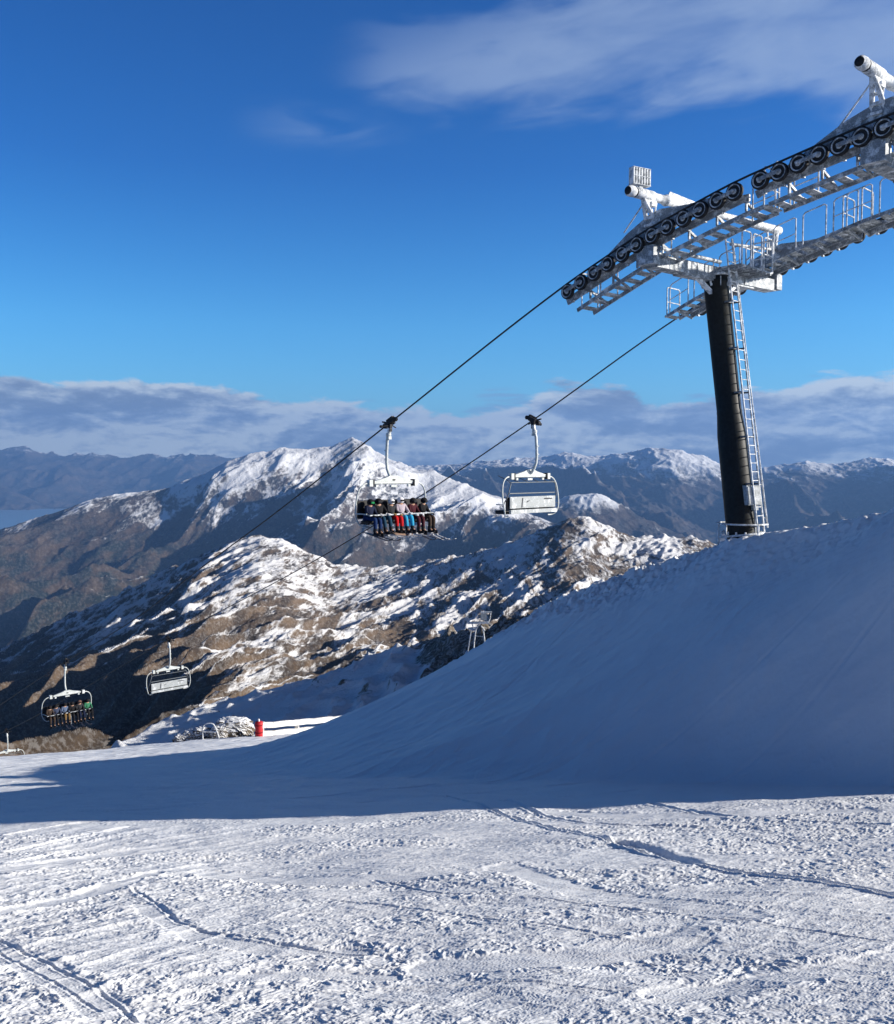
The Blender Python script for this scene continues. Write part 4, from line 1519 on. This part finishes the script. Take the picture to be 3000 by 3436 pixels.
HEL, GOG, BOOT, SKI, BRD, GLV = helmet_mesh(), goggles_mesh(), boot_mesh(), ski_mesh(), board_mesh(), glove_mesh()


def part(name, me, mat, parent, loc=(0, 0, 0), rot_=(0, 0, 0), scl=1):
    m2 = me.copy(); m2.materials.clear(); m2.materials.append(mat)
    o = bpy.data.objects.new(name, m2)
    col.objects.link(o); o.parent = parent
    o.location = loc; o.rotation_euler = rot_; o.scale = (scl,) * 3 if isinstance(scl, (int, float)) else scl
    return o


def rider(chair, i, label, jack, trou, helm, gog, glove, gear, lean=0.0, s=1.0, grp=None):
    p = empty('person')
    x = -1.185 + i * .474
    cs = chair.scale[0]
    loc = Vector((x, -.30, -3.31)) * cs
    mrot = Matrix.Rotation(chair.rotation_euler.z, 4, 'Z')
    p.location = Vector(chair.location) + mrot @ loc
    p.rotation_euler = (lean * .7 + .05 * math.sin(i * 2.3), .07 * math.sin(i * 3.7 + 1),  chair.rotation_euler.z + lean)
    p.scale = (s * .98,) * 3
    tag(p, label, 'person', grp)
    part('body', BODY, SKINM, p)
    part('jacket', JACK, jack, p)
    part('trousers', TROU, trou, p)
    part('helmet', HEL, helm, p)
    part('goggles', GOG, gog, p)
    for sd_ in (-1, 1):
        part('glove', GLV, glove, p, (sd_ * .13, -.33, .21), (-.1, 0, sd_ * .2), (sd_ * -1.15, 1.15, 1.15))
        part('boot', BOOT, cloth('boot_black', (.02, .02, .024), .5), p, (sd_ * .12, -.49, -.40), (0, 0, -sd_ * .12))
        if gear == 'ski':
            part('ski', SKI, cloth('ski_pale' if i % 2 else 'ski_dark', (.5, .5, .52) if i % 2 else (.04, .045, .07), .4), p, (sd_ * .12, -.49, -.505), (.10 + .05 * (i % 3), 0, sd_ * .10))
    if gear == 'board':
        part('snowboard', BRD, cloth('board_brown', (.24, .16, .12), .4), p, (.05, -.56, -.52), (.35, .05, .25))
    return p


BLK = cloth('black_cloth', (.012, .012, .015)); DGR = cloth('charcoal_cloth', (.03, .032, .038)); NVY = cloth('navy_cloth', (.010, .016, .045))
BLU = cloth('blue_cloth', (.009, .03, .11)); TEAL = cloth('teal_cloth', (.012, .05, .09)); RED = cloth('red_cloth', (.50, .012, .016)); CYAN = cloth('cyan_cloth', (.03, .32, .55))
MAR = cloth('maroon_cloth', (.06, .012, .02)); BRN = cloth('brown_cloth', (.05, .034, .026)); WHT = cloth('white_cloth', (.78, .78, .8)); TAN = cloth('tan_cloth', (.45, .32, .14))
PNK = cloth('pale_pink_cloth', (.46, .40, .45)); KHA = cloth('khaki_cloth', (.20, .125, .05)); SLT = cloth('slate_blue_cloth', (.045, .06, .11)); PBL = cloth('pale_blue_cloth', (.10, .14, .23)); GRN = cloth('mint_green_cloth', (.04, .18, .10))
GA = 'riders on the nearer loaded chair'; GC = 'riders on the farther loaded chair'
rider(chA, 0, 'leftmost rider of the nearer chair, black helmet with green goggles and dark blue trousers', NVY, BLU, BLK, cloth('green_goggles', (.02, .25, .08), .2), BLK, 'ski', .1, 1.0, GA)
rider(chA, 1, 'rider in black jacket and teal blue trousers, second from left on the nearer chair', BLK, TEAL, BLK, DGR, WHT, 'ski', -.1, 1.02, GA)
rider(chA, 2, 'rider with a white helmet and bright red trousers on the nearer chair', DGR, RED, WHT, BLK, TAN, 'board', .05, .98, GA)
rider(chA, 3, 'rider in a white jacket and bright cyan trousers on the nearer chair', PNK, CYAN, WHT, BLK, WHT, 'ski', -.08, 1.04, GA)
rider(chA, 4, 'rider in maroon jacket and maroon trousers, second from the right on the nearer chair', MAR, MAR, BLK, DGR, WHT, 'ski', .12, 1.0, GA)
rider(chA, 5, 'rightmost rider of the nearer chair in black with brown trousers', BLK, BRN, BLK, DGR, BLK, 'ski', .22, 1.0, GA)
rider(chC, 0, 'leftmost rider of the farther chair in dark brown jacket and brown trousers', BRN, BRN, BLK, BLK, BLK, None, .1, 1.0, GC)
rider(chC, 1, 'rider in slate blue jacket beside the leftmost one on the farther chair', SLT, BLK, BLK, DGR, BLK, None, -.05, 1.0, GC)
rider(chC, 2, 'rider in a pale blue jacket and khaki yellow trousers on the farther chair', PBL, KHA, BLK, BLK, BLK, 'ski', .0, 1.0, GC)
rider(chC, 3, 'all black rider right of the khaki trousers on the farther chair', BLK, BLK, BLK, BLK, BLK, None, .08, 1.0, GC)
rider(chC, 4, 'rider in charcoal jacket and navy trousers beside the green jacket on the farther chair', DGR, NVY, cloth('brown_helmet', (.16, .09, .07)), BLK, BLK, 'ski', -.06, 1.0, GC)
rider(chC, 5, 'rider in a mint green jacket at the right end of the farther chair', GRN, BLK, BLK, BLK, BLK, None, .05, 1.0, GC)


# ------------------------------------------------------------------ fence, padded post, rocks, pylon
def on_ground(px, y):
    x = (px - 1500) / 3030 * y
    return Vector((x, y, gz(x, y)))


def fence():
    a = on_ground(862, 48.5); b = on_ground(1215, 53.0)
    o = empty('timber_fence', a)
    tag(o, 'snow crusted white rail fence at the edge of the sunlit snow', 'fence')
    d = (b - a); L = d.length
    posts = [0.02, .34, .66, .98]
    for f in posts:
        mb = MB()
        x, y = a.x + d.x * f, a.y + d.y * f
        p = Vector((x, y, gz(x, y)))
        mb.box(p + UP * .25, .22, .15, .98)
        mb.box(p + UP * .77, .26, .2, .06)
        mb.build('post', M['fence'], o, a)
    for h, th in ((.64, .30), (.18, .26)):
        mb = MB()
        n = 16
        pts = []
        for i in range(n + 1):
            f = i / n
            x, y = a.x + d.x * f, a.y + d.y * f
            pts.append(Vector((x, y - .12, a.z + (b.z - a.z) * f + h + .02 * math.sin(i * 2.1))))
        for p, q in zip(pts[:-1], pts[1:]):
            mb.beam(p, q, .12, th)
        mb.build('rail', M['fence'], o, a)


fence()


def red_pad():
    p = on_ground(860, 48.2)
    o = empty('padded_post', p)
    tag(o, 'red safety padding round a post at the left end of the white fence', 'padded post')
    mb = MB()
    mb.lathe(p - UP * .1, UP, [(0, .001), (0, .20), (.05, .215), (.5, .205), (.84, .22), (.90, .20), (.93, .001)], 16)
    mb.build('padding', M['red'], o, p)
    mb = MB()
    for z in (.2, .6):
        mb.lathe(p + UP * z, UP, [(0, .21), (.01, .222), (.05, .222), (.06, .21)], 16)
    mb.build('strap', cloth('strap_dark_red', (.16, .01, .015)), o, p)
    mb = MB()
    mb.tube([p + UP * .7, p + UP * .95], .05, 8)
    mb.build('post', M['fence'], o, p)


red_pad()


def mat_rock():
    m, t = new_mat('hoar_frosted_rock')
    p = geo_pos(t)
    n = t.noise(p, 6.0, 7, .75)
    n2 = t.noise(p, 1.2, 5, .6)
    g = t.n('ShaderNodeNewGeometry')
    sp = t.n('ShaderNodeSeparateXYZ'); t.put(sp.inputs[0], g.outputs['Normal'])
    f = t.math('ADD', n, t.math('MULTIPLY', sp.outputs[2], .28))
    f = t.smooth(f, .50, .66)
    rock = t.mix(t.smooth(n2, .35, .65), (.07, .055, .04), (.20, .165, .12))
    c = t.mix(f, rock, (.72, .74, .77))
    finish(t, c, .85, bump=n, bump_s=.8, bump_d=.08, spec=.1)
    return m


M['rock'] = mat_rock()


def rock(name, c, sx, sy, sz, seed, label, flat=0.0, group=None):
    bm = bmesh.new()
    bmesh.ops.create_icosphere(bm, subdivisions=5, radius=1)
    co = np.array([v.co[:] for v in bm.verts])
    u_ = co[:, 0] * 2.1 + seed * 3.1; v_ = co[:, 1] * 2.1 + co[:, 2] * 2.9 + seed
    dsp = 1 + .22 * fbm(u_, v_, 4) + .16 * (ridged(u_ * 1.7, v_ * 1.7, 4) - .4)
    co = co * dsp[:, None]
    co = np.sign(co) * np.abs(co) ** (1 - .35 * flat)
    for v, q in zip(bm.verts, co):
        v.co = (q[0] * sx, q[1] * sy, q[2] * sz)
    me = bpy.data.meshes.new(name); bm.to_mesh(me); bm.free()
    me.materials.append(M['rock'])
    o = bpy.data.objects.new(name, me); col.objects.link(o)
    o.location = c
    tag(o, label, 'rock', group)
    return o


GR = 'frosted rocks at the edge of the snow'
for (px, yy, sx, sy, sz, sd_, lab, fl) in (
        (775, 50.6, 1.1, .9, .72, 1, 'big frosted square rock just left of the red padded post', .8),
        (668, 50.2, .62, .5, .50, 2, 'frosted dark rock in the middle of the rock group at the snow edge', .2),
        (628, 50.2, .55, .5, .42, 3, 'low frosted rock second from the left in the rock group', .1),
        (596, 50.0, .48, .4, .30, 4, 'smallest frosted rock at the left end of the rock group', .1),
        (725, 49.8, .55, .4, .45, 5, 'rock in front of the left corner of the big square rock', .3),
        (735, 53.5, 2.4, 1.3, 1.05, 6, 'snowy grey boulder behind the big frosted square rock', .4)):
    p = on_ground(px, yy)
    rock('rock', p + UP * sz * .45, sx, sy, sz, sd_, lab, fl, GR)


def hoop(px, y, wd, h, label):
    p = on_ground(px, y)
    o = empty('metal_hoop', p)
    tag(o, label, 'metal frame')
    mb = MB()
    mb.tube(smooth3([p + Vector((-wd / 2, 0, -.1)), p + Vector((-wd / 2, 0, h * .6)), p + Vector((-wd / 3, 0, h * .95)), p + Vector((wd / 5, 0, h)), p + Vector((wd * .45, 0, h * .7)), p + Vector((wd * .75, 0, -.1))], 3), .032, 6)
    mb.build('frame', M['frost'], o, p)
    mb = MB()
    mb.tube([p + Vector((-wd / 2, 0, h * .45)), p + Vector((wd * .55, 0, h * .45))], .03, 6)
    mb.build('crossbar', M['frost'], o, p)


hoop(692, 49.3, .75, .85, 'bent frosted white metal hoop standing in front of the rocks')


def pylon():
    p = at(1603, 2215, 118)
    o = empty('drag_lift_pylon', p)
    tag(o, 'small frosted two-legged pylon standing beyond the shaded crest', 'lift pylon')
    k = 118 / 3030
    def q(px, py, dy=0): return Vector(((px - 1500) * k, 118 + dy, (1560 - py) * k))
    for pts in ([(1582, 2118), (1574, 2170), (1566, 2215), (1560, 2262)], [(1598, 2112), (1592, 2160), (1588, 2235)], [(1622, 2112), (1628, 2160), (1633, 2235)]):
        mb = MB()
        mb.tube([q(a, b) for a, b in pts], .10, 6)
        mb.build('leg', M['frost'], o, p)
    mb = MB()
    mb.beam(q(1570, 2094), q(1640, 2092), .25, .28)
    mb.tube([q(1584, 2096), q(1590, 2112), q(1600, 2116), q(1606, 2098)], .08, 6)
    mb.tube([q(1596, 2138), q(1622, 2140)], .06, 6)
    mb.tube([q(1612, 2100), q(1628, 2120)], .09, 6)
    mb.build('crosshead', M['frost'], o, p)
    mb = MB()
    mb.tube([q(1570, 2094), q(1563, 2060)], .07, 6)
    mb.tube([q(1574, 2092), q(1569, 2062)], .05, 6)
    mb.tube([q(1640, 2092), q(1646, 2078), q(1648, 2058)], .07, 6)
    mb.build('stay', M['frost'], o, p)
    mb = MB()
    mb.box(q(1624, 2071), .8, .6, .95)
    mb.beam(q(1614, 2057), q(1652, 2057), .5, .12)
    mb.build('motor_housing', M['panel'], o, p)


pylon()

# ------------------------------------------------------------------ haze
bpy.ops.mesh.primitive_cube_add(size=1, location=(0, 0, 0))
hz = C.active_object
hz.name = 'haze'
hz.dimensions = (60000, 44000, 2402)
hz.location = (0, 6000, 299)
m = bpy.data.materials.new('haze_air'); m.use_nodes = True
t = NT(m.node_tree)
vol = t.n('ShaderNodeVolumePrincipled')
vol.inputs['Color'].default_value = (.20, .42, .88, 1)
vol.inputs['Density'].default_value = 4.8e-5
vol.inputs['Anisotropy'].default_value = .1
mo = t.n('ShaderNodeOutputMaterial')
t.put(mo.inputs['Volume'], vol.outputs[0])
hz.data.materials.append(m)
tag(hz, 'thin blue haze in the air between here and the far mountains', 'haze', kind='stuff')
